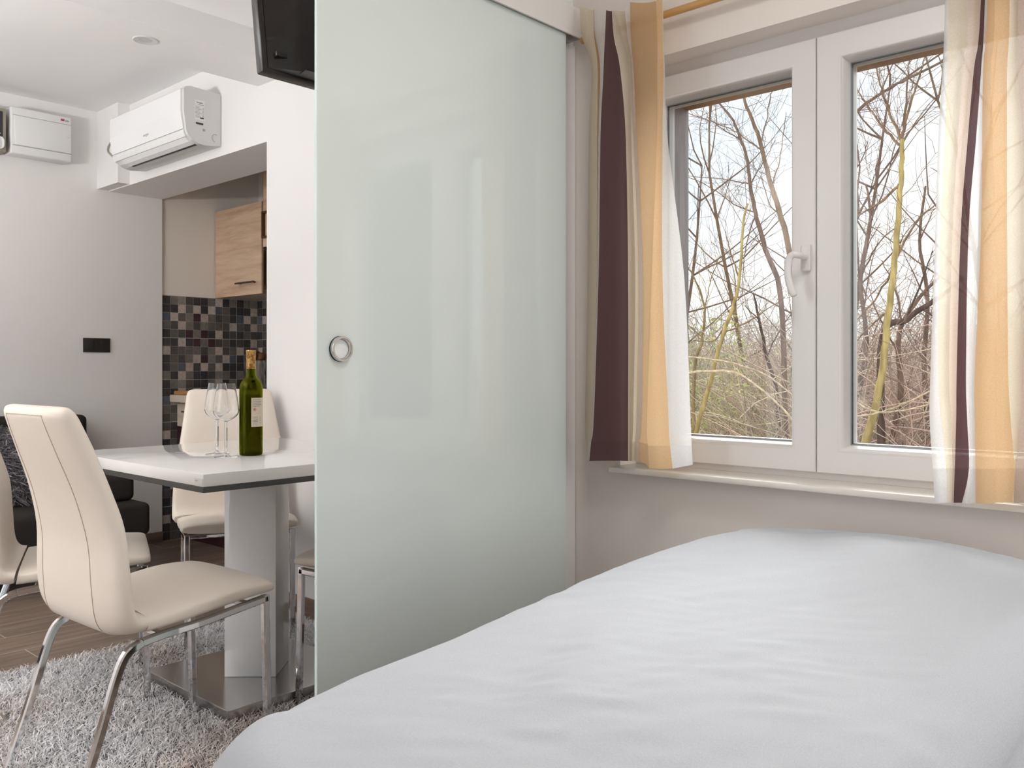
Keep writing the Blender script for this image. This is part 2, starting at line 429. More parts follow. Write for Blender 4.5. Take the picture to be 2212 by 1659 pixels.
# ring pull on the face of the glass
def ring_x(name, prof, c, material, parent, n=48, off=None):
    """lathe about the X axis: prof = (radius, x)"""
    V, F = [], []
    for r, x in prof:
        for k in range(n):
            a = 2*PI*k/n; V.append((c[0]+x, c[1]+r*math.cos(a), c[2]+r*math.sin(a)))
    for i in range(len(prof)-1):
        for k in range(n):
            a = i*n+k; b = i*n+(k+1) % n; F.append((a,b,b+n,a+n))
    bm = weld(V, F); return obj(name, bm, material, parent, 40, off)
rc = (-1.670, 1.229, 1.079)
rp = ring_x('ring_pull', [(.0285,.002),(.0292,.004),(.0292,.012),(.0283,.0135),(.0245,.0135),(.0235,.0125),(.0225,.002),(.0,.0016)], rc, M['steel'], door, off=DO)
ring_x('washer', [(.0,.0001),(.0298,.0001),(.0298,.0022),(.0,.0022)], rc, M['black_plastic'], rp, off=DO)
ring_x('cup', [(.0222,.0030),(.0,.0028)], rc, M['white_plastic'], rp, off=DO)
# track cover on the partition
struct('trim_6', boxes((-1.660,-1.654,.1,2.113,2.033,2.12), (-1.713,-1.660,.1,2.113,2.114,2.12), (-1.713,-1.700,.1,2.113,2.034,2.114), (-1.713,-1.654,2.1125,2.1155,2.033,2.12)), M['track'])

# ------------------------------------------------------------------ television on the partition, seen from behind
TVO = (-1.945, 1.197, 1.776)
tv = thing('television', 'dark television on the partition wall, tilted down, seen from behind beside the glass door', 'television', TVO)
tv.rotation_euler = (0, math.radians(-8), 0)
bm = nb(); box(bm, -.030,0,0,.73,0,.43, bev=.006); obj('screen_panel', bm, M['brown_gloss'], tv, 40)
bm = nb(); box(bm, -.036,-.0305,.010,.72,.012,.42, bev=.002); obj('screen', bm, M['black_plastic'], tv, 40)
# back cover: bowed in plan, with a stepped lower lip
def bow(u, d): return .002 + d*max(0, 1-abs((u-.5)/.5)**2.4)
V, F = [], []; nu = 48
rows_ = [(.012,.058),(.030,.061),(.084,.064),(.0865,.066),(.0895,.0735),(.094,.0765),(.20,.080),(.41,.080),(.418,.070)]
for z, d in rows_:
    for i in range(nu+1):
        u = i/nu; zz = z + (.022*math.sin(PI*min(1, u*1.05)) if .08 < z < .095 else 0)
        V.append((bow(u, d), .016+u*.698, zz))
for j in range(len(rows_)-1):
    for i in range(nu):
        a = j*(nu+1)+i; F.append((a, a+1, a+nu+2, a+nu+1))
back = pyobj('back_cover', V, F, M['brown_gloss'], tv, 50)
V, F = [], []
for i in range(nu+1):
    u = i/nu; V += [(.0005, .016+u*.698, .0118), (bow(u, .0575), .016+u*.698, .0118)]
for i in range(nu): F.append((2*i, 2*i+1, 2*i+3, 2*i+2))
pyobj('bottom_panel', V, F, M['dark_grey'], tv)
boxobj('connector_recess', (.016,.046,.098,.150,.0095,.0116), M['black_plastic'], tv)
boxobj('connector_recess', (.020,.044,.200,.260,.0095,.0116), M['black_plastic'], tv)
boxobj('vent_slot', (.010,.0225,.030,.062,.040,.053), M['black_plastic'], tv, .002)
boxobj('mount_arm', (.076,.125,.33,.39,.18,.24), M['black_plastic'], tv, .004)

# ------------------------------------------------------------------ air conditioner
AO = (-4.23, 2.14, 2.085)
ac = thing('air_conditioner', 'white split air conditioner mounted on the lintel above the kitchen opening', 'air conditioner', AO)
def extr_x(prof, x0, x1):
    bm = nb(); a = [bm.verts.new((x0,y,z)) for y, z in prof]; b = [bm.verts.new((x1,y,z)) for y, z in prof]; n = len(prof)
    bm.faces.new(a); bm.faces.new(b[::-1])
    for k in range(n): bm.faces.new((a[k], a[(k+1) % n], b[(k+1) % n], b[k]))
    return bm
prof = [(2.141,2.084),(2.141,2.330),(1.990,2.336),(1.966,2.330),(1.957,2.318),(1.957,2.22),(1.970,2.128),(1.980,2.106),(2.000,2.090),(2.030,2.078),(2.060,2.0745),(2.095,2.078)]
obj('body', extr_x(prof, -4.622, -3.843), M['offwhite_plastic'], ac, None, AO)
fp = [(1.9565,2.322),(1.9505,2.318),(1.9495,2.22),(1.9620,2.138),(1.9665,2.139),(1.9565,2.22)]
obj('front_panel', extr_x(fp, -4.620, -3.862), M['ac_panel'], ac, None, AO)
fl = [(1.9640,2.134),(1.9665,2.120),(1.9740,2.104),(1.978,2.106),(1.970,2.128)]
obj('lower_trim', extr_x(fl, -4.620, -3.862), M['white_plastic'], ac, None, AO)
lv = [(1.9775,2.1035),(1.9985,2.0865),(2.0225,2.0775),(2.0235,2.0800),(2.000,2.090),(1.980,2.106)]
lo = obj('louver', extr_x(lv, -4.545, -3.875), M['ac_panel'], ac, None, AO)
sl_ = [(2.0240,2.0765),(2.0335,2.0745),(2.0345,2.0775),(2.0250,2.0800)]
obj('air_slot', extr_x(sl_, -4.530, -3.872), M['black_plastic'], ac, None, AO)
XR = -3.8426
obj('rating_label', boxes((XR,XR+.0004,2.010,2.058,2.186,2.279)), M['white_plastic'], ac, None, AO)
def side_text(body, size, y, z, m_, par):
    return textmesh('lettering', body, size, m_, par, axes((0,1,0),(0,0,1),(1,0,0),(XR+.0008-AO[0], y-AO[1], z-AO[2])), .0001)
side_text('bergen', .0110, 2.034, 2.268, M['ink'], ac)
bm = nb()
for k in range(9):
    box(bm, XR+.0004,XR+.0008,2.013,2.013+.020+.006*((k*7) % 3),2.250-.0062*k-.0022,2.250-.0062*k)
for k in range(9):
    box(bm, XR+.0004,XR+.0008,2.047,2.0555,2.247-.0055*k-.0020,2.247-.0055*k)
box(bm, XR+.0004,XR+.0008,2.024,2.054,2.2565,2.2590)
obj('label_print', bm, M['ink_grey'], ac, None, AO)
bm = nb(); box(bm, XR+.0004,XR+.0008,2.036,2.054,2.1945,2.2005); box(bm, XR,XR+.0006,2.016,2.052,2.166,2.175); obj('barcode', bm, M['ink'], ac, None, AO)
bm = nb(); box(bm, XR,XR+.0006,2.049,2.062,2.139,2.150); obj('symbol', bm, M['ink_grey'], ac, None, AO)
kp = [(XR+.0008, 2.112+.016*math.cos(a), 2.118+.0175*math.sin(a)) for a in np.linspace(math.radians(60), math.radians(265), 20)]
tubeobj('pipe_knockout', kp, .0011, M['ink_grey'], ac, 5, AO)
textmesh('badge', 'bergen', .020, M['ink_grey'], ac, axes((1,0,0),(0,0,1),(0,-1,0),(-4.225-AO[0], 1.9570-AO[1], 2.1730-AO[2])), .0008)
tubeobj('cable', [tuple(p) for p in catmull([(-4.625,2.06,2.235),(-4.66,2.07,2.22),(-4.80,2.05,2.262),(-4.86,2.05,2.250),(-4.88,2.05,2.225),(-4.855,2.05,2.200),(-4.79,2.06,2.165),(-4.70,2.09,2.13),(-4.625,2.11,2.12)], 5)], .006, M['meter'], ac, 8, AO)

# ------------------------------------------------------------------ wall boxes, switch, downlight
FO = (XW, 1.75, 2.15)
fb = thing('fuse_box', 'white flush fuse box with hinged lid high on the left wall', 'fuse box', FO)
bm = nb(); box(bm, XW-.0005,-4.997,1.603,1.904,2.150,2.393, bev=.008, seg=3); obj('body', bm, M['white_plastic'], fb, 40, FO)
bm = nb(); box(bm, -4.9975,-4.9925,1.622,1.900,2.196,2.348, bev=.002); ld = obj('lid', bm, M['white_plastic'], fb, 40, FO)
bm = nb(); box(bm, -4.9972,-4.9962,1.612,1.903,2.1915,2.1950); obj('seam_line', bm, M['ink_grey'], fb, None, FO)
bm = nb(); box(bm, -4.9972,-4.9962,1.612,1.903,2.3490,2.3510); obj('seam_line', bm, M['ink_grey'], fb, None, FO)
ring_x('latch', [(.0,.004),(.008,.003),(.009,0)], (-4.9925,1.886,2.286), M['offwhite_plastic'], ld, 20, FO)
bm = nb(); box(bm, -4.9972,-4.9960,1.849,1.868,2.366,2.377); obj('logo_mark', bm, M['ink_red'], fb, None, FO)
bm = nb(); box(bm, -4.9972,-4.9960,1.872,1.890,2.3645,2.3735); obj('logo_letters', bm, M['ink_grey'], fb, None, FO)
MO = (XW, 1.45, 2.15)
me_ = thing('electricity_meter', 'beige electricity meter with dark display at the left edge beside the fuse box', 'meter', MO)
bm = nb(); box(bm, XW-.0005,-5.000,1.32,1.583,2.148,2.372, bev=.004); obj('housing', bm, M['meter'], me_, 40, MO)
bm = nb(); box(bm, -5.000,-4.996,1.335,1.566,2.225,2.355, bev=.002); fc = obj('display', bm, M['meter_face'], me_, 40, MO)
bm = nb(); box(bm, -4.996,-4.9954,1.50,1.556,2.2375,2.2425); obj('stripe', bm, M['yellow'], fc, None, MO)
bm = nb(); box(bm, -4.996,-4.9954,1.51,1.546,2.298,2.304); obj('red_print', bm, M['ink_red'], fc, None, MO)
bm = nb(); box(bm, -5.000,-4.990,1.36,1.568,2.158,2.222, bev=.02, seg=4); obj('terminal_cover', bm, M['offwhite_plastic'], me_, 40, MO)
SO = (XW, 2.075, 1.125)
so = thing('wall_switch', 'black rectangular switch plate on the white left wall above the sofa', 'switch', SO)
bm = nb(); box(bm, XW+.0005,XW+.009,2.001,2.149,1.124,1.203, bev=.002); obj('plate', bm, M['black_plastic'], so, 40, SO)
for y in (2.028, 2.060, 2.092):
    bm = nb(); box(bm, XW+.009,XW+.0105,y+.001,y+.030,1.142,1.186, bev=.0008); obj('rocker', bm, M['black_plastic'], so, 40, SO)
LO = (-3.342, 1.546, 2.30)
dl = thing('downlight', 'small round white recessed downlight in the ceiling beam', 'light', LO)
V, F = lathe([(.024,-.001),(.032,-.0025),(.044,-.0035),(.046,-.002),(.046,-.0002),(.0,-.0002)], 40); obj('trim_ring', weld(V,F), M['offwhite_plastic'], dl, 40)
V, F = lathe([(.0,-.0012),(.025,-.0012)], 40); obj('lamp_face', weld(V,F), M['sticker'], dl, 40)

# ------------------------------------------------------------------ kitchen
BO = (-4.80, 2.83, 0)
def base_unit(x0, x1, label):
    O = ((x0+x1)/2, 2.83, 0)
    b = thing('base_cabinet', label, 'kitchen cabinet', O, 0, 'kitchen base cabinets')
    obj('carcass', boxes((x0,x1,2.575,3.105,.10,.828)), M['ash_light'], b, None, O)
    obj('plinth', boxes((x0,x1,2.61,3.105,0,.10)), M['plum'], b, None, O)
    bm = nb(); box(bm, x0+.002,x1-.002,2.556,2.574,.685,.822, bev=.001); dr = obj('drawer', bm, M['ash_light'], b, None, O)
    bm = nb(); box(bm, x0+.10,x0+.22,2.530,2.540,.770,.780, bev=.002); box(bm, x0+.105,x0+.113,2.538,2.556,.771,.779); box(bm, x0+.207,x0+.215,2.538,2.556,.771,.779); obj('handle', bm, M['bronze'], dr, None, O)
    bm = nb(); box(bm, x0+.002,x1-.002,2.556,2.574,.102,.681, bev=.001); obj('cabinet_door', bm, M['plum'], b, None, O)
base_unit(-5.104, -4.504, 'kitchen base cabinet with pale drawer over plum door against the mosaic wall')
base_unit(-4.502, -3.902, 'second kitchen base cabinet from the mosaic wall, hidden behind the dining chair')
wt = nb(); box(wt, -5.106,-3.90,2.509,3.110,.829,.875, bev=.006, seg=3)
tag(obj('worktop', wt, M['worktop'], None, 40), 'cream kitchen worktop running along the niche over the base cabinets', 'worktop')
cb = nb(); box(cb, -5.085,-4.74,2.525,2.75,.8755,.898, bev=.006, seg=3)
tag(obj('chopping_board', cb, M['board'], None, 40), 'brown wooden chopping board lying on the kitchen worktop', 'chopping board')
UO = (-4.838, 2.96, 1.472)
uc = thing('wall_cabinet', 'pale ash wall cabinet with bronze bar handle above the mosaic tiles', 'kitchen cabinet', UO)
obj('carcass', boxes((-5.104,-4.574,2.826,3.115,1.474,2.010)), M['worktop'], uc, None, UO)
bm = nb(); box(bm, -5.104,-4.574,2.807,2.825,1.472,2.012, bev=.001); cd = obj('cabinet_door', bm, M['ash'], uc, None, UO)
bm = nb(); box(bm, -4.824,-4.614,2.776,2.784,1.538,1.548, bev=.002); box(bm, -4.800,-4.792,2.783,2.807,1.539,1.547); box(bm, -4.646,-4.638,2.783,2.807,1.539,1.547); obj('handle', bm, M['bronze'], cd, None, UO)
TO = (-4.26, 2.96, 1.46)
tc_ = thing('wall_cabinet', 'tall ash wall cabinet with microwave niche at the edge of the pier', 'kitchen cabinet', TO)
obj('carcass', boxes((-4.566,-4.554,2.812,3.115,1.47,2.206), (-3.97,-3.958,2.812,3.115,1.47,2.206), (-4.554,-3.97,2.812,3.115,1.47,1.495), (-4.554,-3.97,2.83,3.115,1.74,2.206)), M['bronze'], tc_, None, TO)
bm = nb(); box(bm, -4.556,-3.96,2.807,2.826,1.742,2.206, bev=.001); td = obj('cabinet_door', bm, M['ash'], tc_, None, TO)
bm = nb(); box(bm, -4.545,-4.533,2.788,2.807,1.789,1.945); box(bm, -4.533,-4.42,2.788,2.807,1.933,1.945); box(bm, -4.533,-4.42,2.788,2.807,1.789,1.801); obj('handle', bm, M['bronze'], td, None, TO)
WO2 = (-4.26, 2.95, 1.496)
mw = thing('microwave', 'black and steel microwave in the niche of the tall wall cabinet', 'microwave', WO2)
obj('casing', boxes((-4.548,-3.98,2.830,3.08,1.4955,1.736)), M['steel'], mw, None, WO2)
obj('oven_door', boxes((-4.540,-4.12,2.816,2.829,1.525,1.722)), M['black_plastic'], mw, None, WO2)
obj('control_panel', boxes((-4.11,-3.99,2.816,2.829,1.505,1.730)), M['black_plastic'], mw, None, WO2)
CO = (-4.800, 2.90, .875)
cn = thing('canister', 'steel canister with brown knobbly top on the worktop behind the wine bottle', 'canister', CO)
V, F = lathe([(0,.0005),(.063,.0005),(.065,.003),(.065,.206),(.062,.208),(.0,.205)], 36); obj('body', weld(V,F), M['steel'], cn, 40)
bm = nb()
for k in range(16):
    a = k*2.4; r = .012+.045*((k*5) % 7)/7
    bmesh.ops.create_icosphere(bm, subdivisions=2, radius=.017+.004*(k % 3), matrix=Matrix.Translation((r*math.cos(a), r*math.sin(a), .222+.028*(1-r/.06)+.006*(k % 2))))
for v in bm.verts: v.co += Vector((noise.noise(v.co*90), noise.noise(v.co*90+Vector((9,0,0))), noise.noise(v.co*90+Vector((0,7,0)))))*.004
obj('stopper', bm, M['cork'], cn, 60)

# ------------------------------------------------------------------ sofa, cushion, fur pillow
FO2 = (-4.69, .86, 0)
sf = thing('sofa', 'dark brown sofa bed standing along the left wall', 'sofa', FO2)
bm = nb(); box(bm, -5.08,-4.30,-.30,2.02,.205,.366, bev=.028, seg=4); obj('seat', bm, M['sofa'], sf, 50, FO2)
bm = nb(); box(bm, -5.08,-4.875,-.30,1.944,.368,.785, bev=.03, seg=4); obj('backrest', bm, M['sofa'], sf, 50, FO2)
for x in (-5.02,-4.38):
    for y in (-.22,1.90): boxobj('leg', (x-.025,x+.025,y-.025,y+.025,0,.206), M['bed_wood'], sf, 0, FO2)
def pillow_bm(cx, cy, cz, hx, hy, hz, n=3.2):
    bm = nb(); bmesh.ops.create_uvsphere(bm, u_segments=40, v_segments=24, radius=1)
    for v in bm.verts:
        d = v.co.normalized(); a = (abs(d.x)**n+abs(d.y)**n)**(1/n) or 1
        f = 1/max((abs(d.x)**n+abs(d.y)**n+abs(d.z)**2.2)**(1/2.6), 1e-6)
        v.co = Vector((d.x*f*hx, d.y*f*hy, d.z*f*hz*(1-.55*min(1, (abs(d.x)**4+abs(d.y)**4)))))
    bmesh.ops.translate(bm, verts=bm.verts, vec=(cx,cy,cz)); return bm
bm = nb(); box(bm, -4.76,-4.42,1.74,1.995,.3665,.502, bev=.03, seg=4)
tag(obj('cushion', bm, M['sofa'], None, 50), 'flat dark brown cushion lying on the right end of the sofa', 'cushion')
PO = (-4.73, 1.45, .37)
pw = thing('pillow', 'fluffy grey fur pillow leaning on the sofa', 'pillow', PO)
bm = pillow_bm(0,0,0,.17,.19,.055)
bmesh.ops.rotate(bm, verts=bm.verts, cent=(0,0,0), matrix=Matrix.Rotation(math.radians(68),3,'Y'))
bmesh.ops.translate(bm, verts=bm.verts, vec=(0,0,.185))
M['fur_core'] = mat('fur_core', (.13,.12,.13), .9)
core = obj('cover', bm, M['fur_core'], pw, 60)
def blades(P, Nn, length, width, droop, cols, jitter=.35, segs=3):
    """many thin bent strands rooted at P with directions Nn"""
    n = len(P); P = np.asarray(P); Nn = np.asarray(Nn) + rng.normal(0, jitter, (n,3)); Nn /= np.linalg.norm(Nn, axis=1)[:,None]
    ln = length*rng.uniform(.6,1.25,n); side = np.cross(Nn, rng.normal(0,1,(n,3))); side /= np.linalg.norm(side, axis=1)[:,None]
    bend = rng.normal(0,1,(n,3)); bend[:,2] = 0; bend /= (np.linalg.norm(bend, axis=1)[:,None]+1e-9)
    V = np.zeros((n, (segs+1)*2, 3)); C = np.zeros((n, (segs+1)*2, 4), dtype=np.float32); C[...,3] = 1
    for k in range(segs+1):
        t = k/segs; c = P + Nn*(ln*t)[:,None] + bend*(ln*droop*t*t)[:,None]; c[:,2] -= ln*droop*.5*t*t
        w = width*(1-.75*t)*.5
        V[:,2*k] = c - side*w; V[:,2*k+1] = c + side*w
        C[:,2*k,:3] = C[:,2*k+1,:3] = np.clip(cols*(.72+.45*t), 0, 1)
    base = (np.arange(n)*(segs+1)*2)[:,None]
    F = np.concatenate([base+np.array([[2*k,2*k+1,2*k+3,2*k+2]]) for k in range(segs)], 0)
    return V.reshape(-1,3), F, C.reshape(-1,4)
def bladeobj(name, V, F, C, material, parent):
    me = bpy.data.meshes.new(name); nv, nf = len(V), len(F)
    me.vertices.add(nv); me.vertices.foreach_set('co', V.astype(np.float32).ravel())
    me.loops.add(nf*4); me.loops.foreach_set('vertex_index', F.astype(np.int32).ravel())
    me.polygons.add(nf); me.polygons.foreach_set('loop_start', np.arange(0, nf*4, 4, dtype=np.int32))
    me.update(calc_edges=True)
    a = me.color_attributes.new('Col','FLOAT_COLOR','POINT'); a.data.foreach_set('color', C.astype(np.float32).ravel())
    me.validate(); o = finish(name, me, material, parent, 180); o['kind'] = 'stuff'; return o
cm = core.data; pp = np.array([v.co[:] for v in cm.vertices]); pn = np.array([v.normal[:] for v in cm.vertices])
ix = rng.integers(0, len(pp), 7000); root = pp[ix] + rng.normal(0,.008,(7000,3))
cl = np.where(rng.random(7000)[:,None] < .25, np.array([[.62,.60,.62]]), np.array([[.20,.185,.20]]))*rng.uniform(.6,1.3,(7000,1))
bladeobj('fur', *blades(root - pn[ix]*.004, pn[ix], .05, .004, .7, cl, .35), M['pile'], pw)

# ------------------------------------------------------------------ rug
RO = (-2.56, .945, 0)
rg = thing('rug', 'shaggy grey and brown rug under the dining table', 'rug', RO)
boxobj('backing', (-3.255,-1.865,-.20,2.085,.0005,.008), M['fur_core'], rg, 0, RO)
def rugcol(x, y):
    a = noise.fractal(Vector((x*2.3+3, y*3.1, .3)), 1., 2., 4); b = noise.noise(Vector((x*1.1, y*1.4, 5.)))
    t = .5 + .55*a + .35*b + .30*(1.05-y)
    t = max(0, min(1, t)); return t
n = 95000
px = rng.uniform(-3.255,-1.87,n); py = rng.uniform(-.05,2.085,n)
keep = ~((px > -2.83) & (px < -2.335) & (py > 1.33) & (py < 1.815)); px, py = px[keep], py[keep]; n = len(px)
tt = np.array([rugcol(x, y) for x, y in zip(px, py)])[:,None]
cg = np.array([[1.5,1.46,1.52]]); cb_ = np.array([[.95,.78,.69]])
cl = (cg*(1-tt)+cb_*tt)*rng.uniform(.62,1.25,(n,1))
P = np.stack([px-RO[0], py-RO[1], np.full(n,.006)], 1)
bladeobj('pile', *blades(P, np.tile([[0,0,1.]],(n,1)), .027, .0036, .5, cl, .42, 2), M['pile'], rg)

# ------------------------------------------------------------------ dining table
TBO = (-2.585, 1.54, 0)
tb = thing('dining_table', 'white gloss square pedestal dining table in the living area', 'table', TBO)
bm = nb(); box(bm, -3.040,-2.131,1.138,1.940,.7265,.760, bev=.0016); tt_ = obj('tabletop', bm, M['gloss_white'], tb, 40, TBO)
bm = nb(); box(bm, -3.040,-2.131,1.138,1.940,.711,.7262, bev=.001); obj('smoked_underlay', bm, M['smoked'], tb, None, TBO)
bm = nb(); box(bm, -.0825,.0825,-.0825,.0825,.0455,.711, bev=.0015)
bmesh.ops.rotate(bm, verts=bm.verts, cent=(0,0,0), matrix=Matrix.Rotation(math.radians(42.6),3,'Z'))
bmesh.ops.translate(bm, verts=bm.verts, vec=(0,.032,0)); obj('pedestal', bm, M['gloss_white'], tb, 40)
bm = nb(); box(bm, -2.842,-2.322,1.316,1.830,.009,.045, bev=.0015); obj('base_plate', bm, M['steel'], tb, None, TBO)
obj('sticker', boxes((-2.175,-2.134,1.1372,1.1379,.7315,.7475)), M['sticker'], tt_, None, TBO)
obj('sticker_print', boxes((-2.172,-2.157,1.1366,1.1371,.7395,.7425)), M['ink_grey'], tt_, None, TBO)
# ------------------------------------------------------------------ chairs
STN = [  # (inner/top point s,z), (outer/bottom point s,z), half width
 ((.0105,.456),(.0100,.436),.202),((.0085,.464),(.0080,.429),.209),((-.004,.4695),(-.004,.4255),.2135),((-.030,.4725),(-.030,.4225),.2155),((-.07,.4755),(-.07,.419),.216),((-.124,.475),(-.13,.412),.218),
 ((-.20,.466),(-.21,.403),.218),((-.28,.455),(-.29,.397),.218),((-.345,.449),(-.355,.395),.218),
 ((-.370,.450),(-.400,.397),0.231),((-.383,.470),(-.426,.414),0.232),((-.389,.51),(-.441,.450),0.231),((-.392,.57),(-.448,.52),0.227),((-.399,.665),(-.453,.622),0.215),
 ((-.419,.74),(-.478,.731),0.201),((-.450,.832),(-.517,.838),0.186),((-.480,.905),(-.541,.905),0.176),((-.4925,.930),(-.546,.926),0.171),((-.504,.943),(-.540,.940),0.161),((-.512,.946),(-.530,.945),0.141)]
SEC_ = [(0,-1),(.28,-1),(.50,-.98),(.58,-.97),(.70,-.82),(.82,-.62),(.91,-.42),(.965,-.15),(1,.30),(.98,.76),(.92,.93),(.80,.99),(.5,.97),(.22,.93)]
SEC = SEC_ + [(0,.92)] + [(-u, v) for u, v in SEC_[:0:-1]]
def loft_back(stations, per=4):
    a = catmull([s[0]+s[1]+(s[2],) for s in stations], per); V, F = [], []; n = len(SEC)
    for q in a:
        t = np.array([q[0],q[1]]); b = np.array([q[2],q[3]]); c = (t+b)/2; hv = (t-b)/2
        for u, v in SEC: p = c+hv*v; V.append((u*q[4], p[0], p[1]))
    for i in range(len(a)-1):
        for k in range(n):
            A = i*n+k; B = i*n+(k+1) % n; F.append((A,B,B+n,A+n))
    F.append(tuple(range(n))); F.append(tuple((len(a)-1)*n+k for k in range(n))[::-1])
    return V, F
def loft(stations, per=4, n=28, ex=4.2):
    a = catmull([s[0]+s[1]+(s[2],) for s in stations], per)
    V, F = [], []
    for q in a:
        t = np.array([q[0],q[1]]); b = np.array([q[2],q[3]]); w = q[4]; c = (t+b)/2; hv = (t-b)/2
        for k in range(n):
            th = 2*PI*k/n; ct, st = math.cos(th), math.sin(th)
            r = 1/((abs(ct)**ex+abs(st)**(2.6))**(1/3.2))
            lx, lv_ = ct*r*w*.98, max(-1, min(1, st*r))
            p = c + hv*lv_
            V.append((lx, p[0], p[1]))
    m_ = len(a)
    for i in range(m_-1):
        for k in range(n):
            A = i*n+k; B = i*n+(k+1) % n; F.append((A,B,B+n,A+n))
    F.append(tuple(range(n))); F.append(tuple((m_-1)*n+k for k in range(n))[::-1])
    return V, F
def sq_tube(path, w=.0098, rnd=.0035):
    V, F = [], []; sec = []
    for sx, sy in ((1,1),(-1,1),(-1,-1),(1,-1)):
        for (dx, dy) in (((w, w-rnd),(w-rnd, w)) if sx*sy > 0 else ((w-rnd, w),(w, w-rnd))): sec.append((sx*dx, sy*dy))
    n = len(sec); R = frames(path)
    for p, u, b in R:
        for x, y in sec: V.append(tuple(p + u*x + b*y))
    for i in range(len(R)-1):
        for k in range(n):
            A = i*n+k; B = i*n+(k+1) % n; F.append((A,B,B+n,A+n))
    F.append(tuple(range(n))); F.append(tuple((len(R)-1)*n+k for k in range(n))[::-1])
    return V, F
def pyrec(name, V, F, material, parent, smooth):
    return obj(name, weld(V, F), material, parent, smooth)
def make_chair(label):
    t = thing('dining_chair', label, 'chair', (0,0,0), 0, 'white dining chairs round the table')
    pyrec('seat', *loft(STN[:9]), M['leather'], t, 60)
    bk = pyrec('backrest', *loft_back([((-.352,.446),(-.362,.396),.226)]+STN[9:]), M['leather'], t, 60)
    outer = catmull([s[1]+s[0]+(s[2],) for s in STN[9:-2]], 4)
    V, F = [], []
    for sgn in (-1, 1):
        pth = []
        for q in outer[2:]:
            o_ = np.array([q[0],q[1]]); i_ = np.array([q[2],q[3]]); c = (o_+i_)/2; hv = o_-c
            p = c + hv*.97; pth.append((sgn*q[4]*.58, p[0]-.0003, p[1]))
        tube(V, F, pth, [.0012]*len(pth), 5)
    q = outer[-1]; p = np.array([q[0],q[1]]); tube(V, F, [(x, p[0]-.0004, p[1]) for x in np.linspace(-q[4]*.58, q[4]*.58, 6)], [.0012]*6, 5)
    pyobj('piping', V, F, M['seam'], bk, 60)
    rail = catmull([(0,-.004,.4150),(0,-.03,.4125),(0,-.10,.4040),(0,-.20,.3915),(0,-.30,.3850),(0,-.352,.3780)], 4)
    rear = catmull([(0,-.352,.3780),(0,-.378,.3680),(0,-.398,.3470),(0,-.418,.2980),(0,-.450,.1950),(0,-.478,.1120),(0,-.516,.0080)], 5)
    for sx in (-.188, .188):
        sh = lambda pp: [(p[0]+sx, p[1], p[2]) for p in pp]
        pyrec('seat_rail', *sq_tube(sh(rail)), M['chrome'], t, 40)
        pyrec('leg', *sq_tube(sh([(0,.002,.0080),(0,-.001,.15),(0,-.005,.30),(0,-.007,.4245)])), M['chrome'], t, 40)
        pyrec('leg', *sq_tube(sh(rear)), M['chrome'], t, 40)
    for y, z in ((-.06,.4095),(-.30,.3850)):
        pyrec('crossbar', *sq_tube([(-.178,y,z),(.178,y,z)], .0075), M['chrome'], t, 40)
    return t
def copy_tree(o, parent=None):
    c = o.copy(); COL.objects.link(c); c.parent = parent
    for ch in list(o.children): copy_tree(ch, c)
    return c
proto = make_chair('cream white dining chair nearest the camera, its back to us, on the rug')
for i, (x, y, rz, lab) in enumerate([
    (-2.285, 1.296, .05, None),
    (-2.850, 1.315, -.393, 'white dining chair cut off by the left picture edge, in front of the sofa'),
    (-2.957, 1.729, -2.012, 'white dining chair facing us behind the table, near the kitchen opening'),
    (-2.387, 1.716, 2.016, 'white dining chair mostly hidden behind the sliding glass door')]):
    c = proto if i == 0 else copy_tree(proto)
    c.location = (x, y, 0); c.rotation_euler = (0,0,rz)
    if lab: c['label'] = lab

# ------------------------------------------------------------------ bottle and glasses
WB = (-2.493, 1.493, .7605)
wb = thing('wine_bottle', 'green glass bottle of white wine with gold capsule on the dining table', 'bottle', WB)
po = [(0,.012),(.012,.010),(.026,.003),(.031,0),(.0345,.002),(.0358,.008),(.0358,.205),(.0350,.215),(.031,.228),(.024,.238),(.0165,.246),(.0138,.252),(.0133,.262),(.0133,.322),(.0145,.323),(.0145,.329),(.0105,.330)]
pi_ = [(.0105,.326),(.0108,.262),(.0112,.252),(.0140,.246),(.0215,.2365),(.0285,.226),(.0325,.214),(.0333,.205),(.0333,.010),(.031,.005),(.026,.0065),(.012,.0135),(0,.0155)]
V, F = lathe(po+pi_, 48); obj('glass_body', weld(V,F), M['bottle'], wb, 45)
V, F = lathe([(0,.0157),(.012,.0138),(.026,.0068),(.0308,.0055),(.0331,.0105),(.0331,.190),(0,.190)], 48); obj('wine', weld(V,F), M['wine'], wb, 45)
V, F = lathe([(.0138,.272),(.0141,.273),(.0141,.321),(.0151,.3225),(.0152,.3295),(.0145,.3312),(0,.3314)], 40); cp = obj('capsule', weld(V,F), M['gold'], wb, 40)
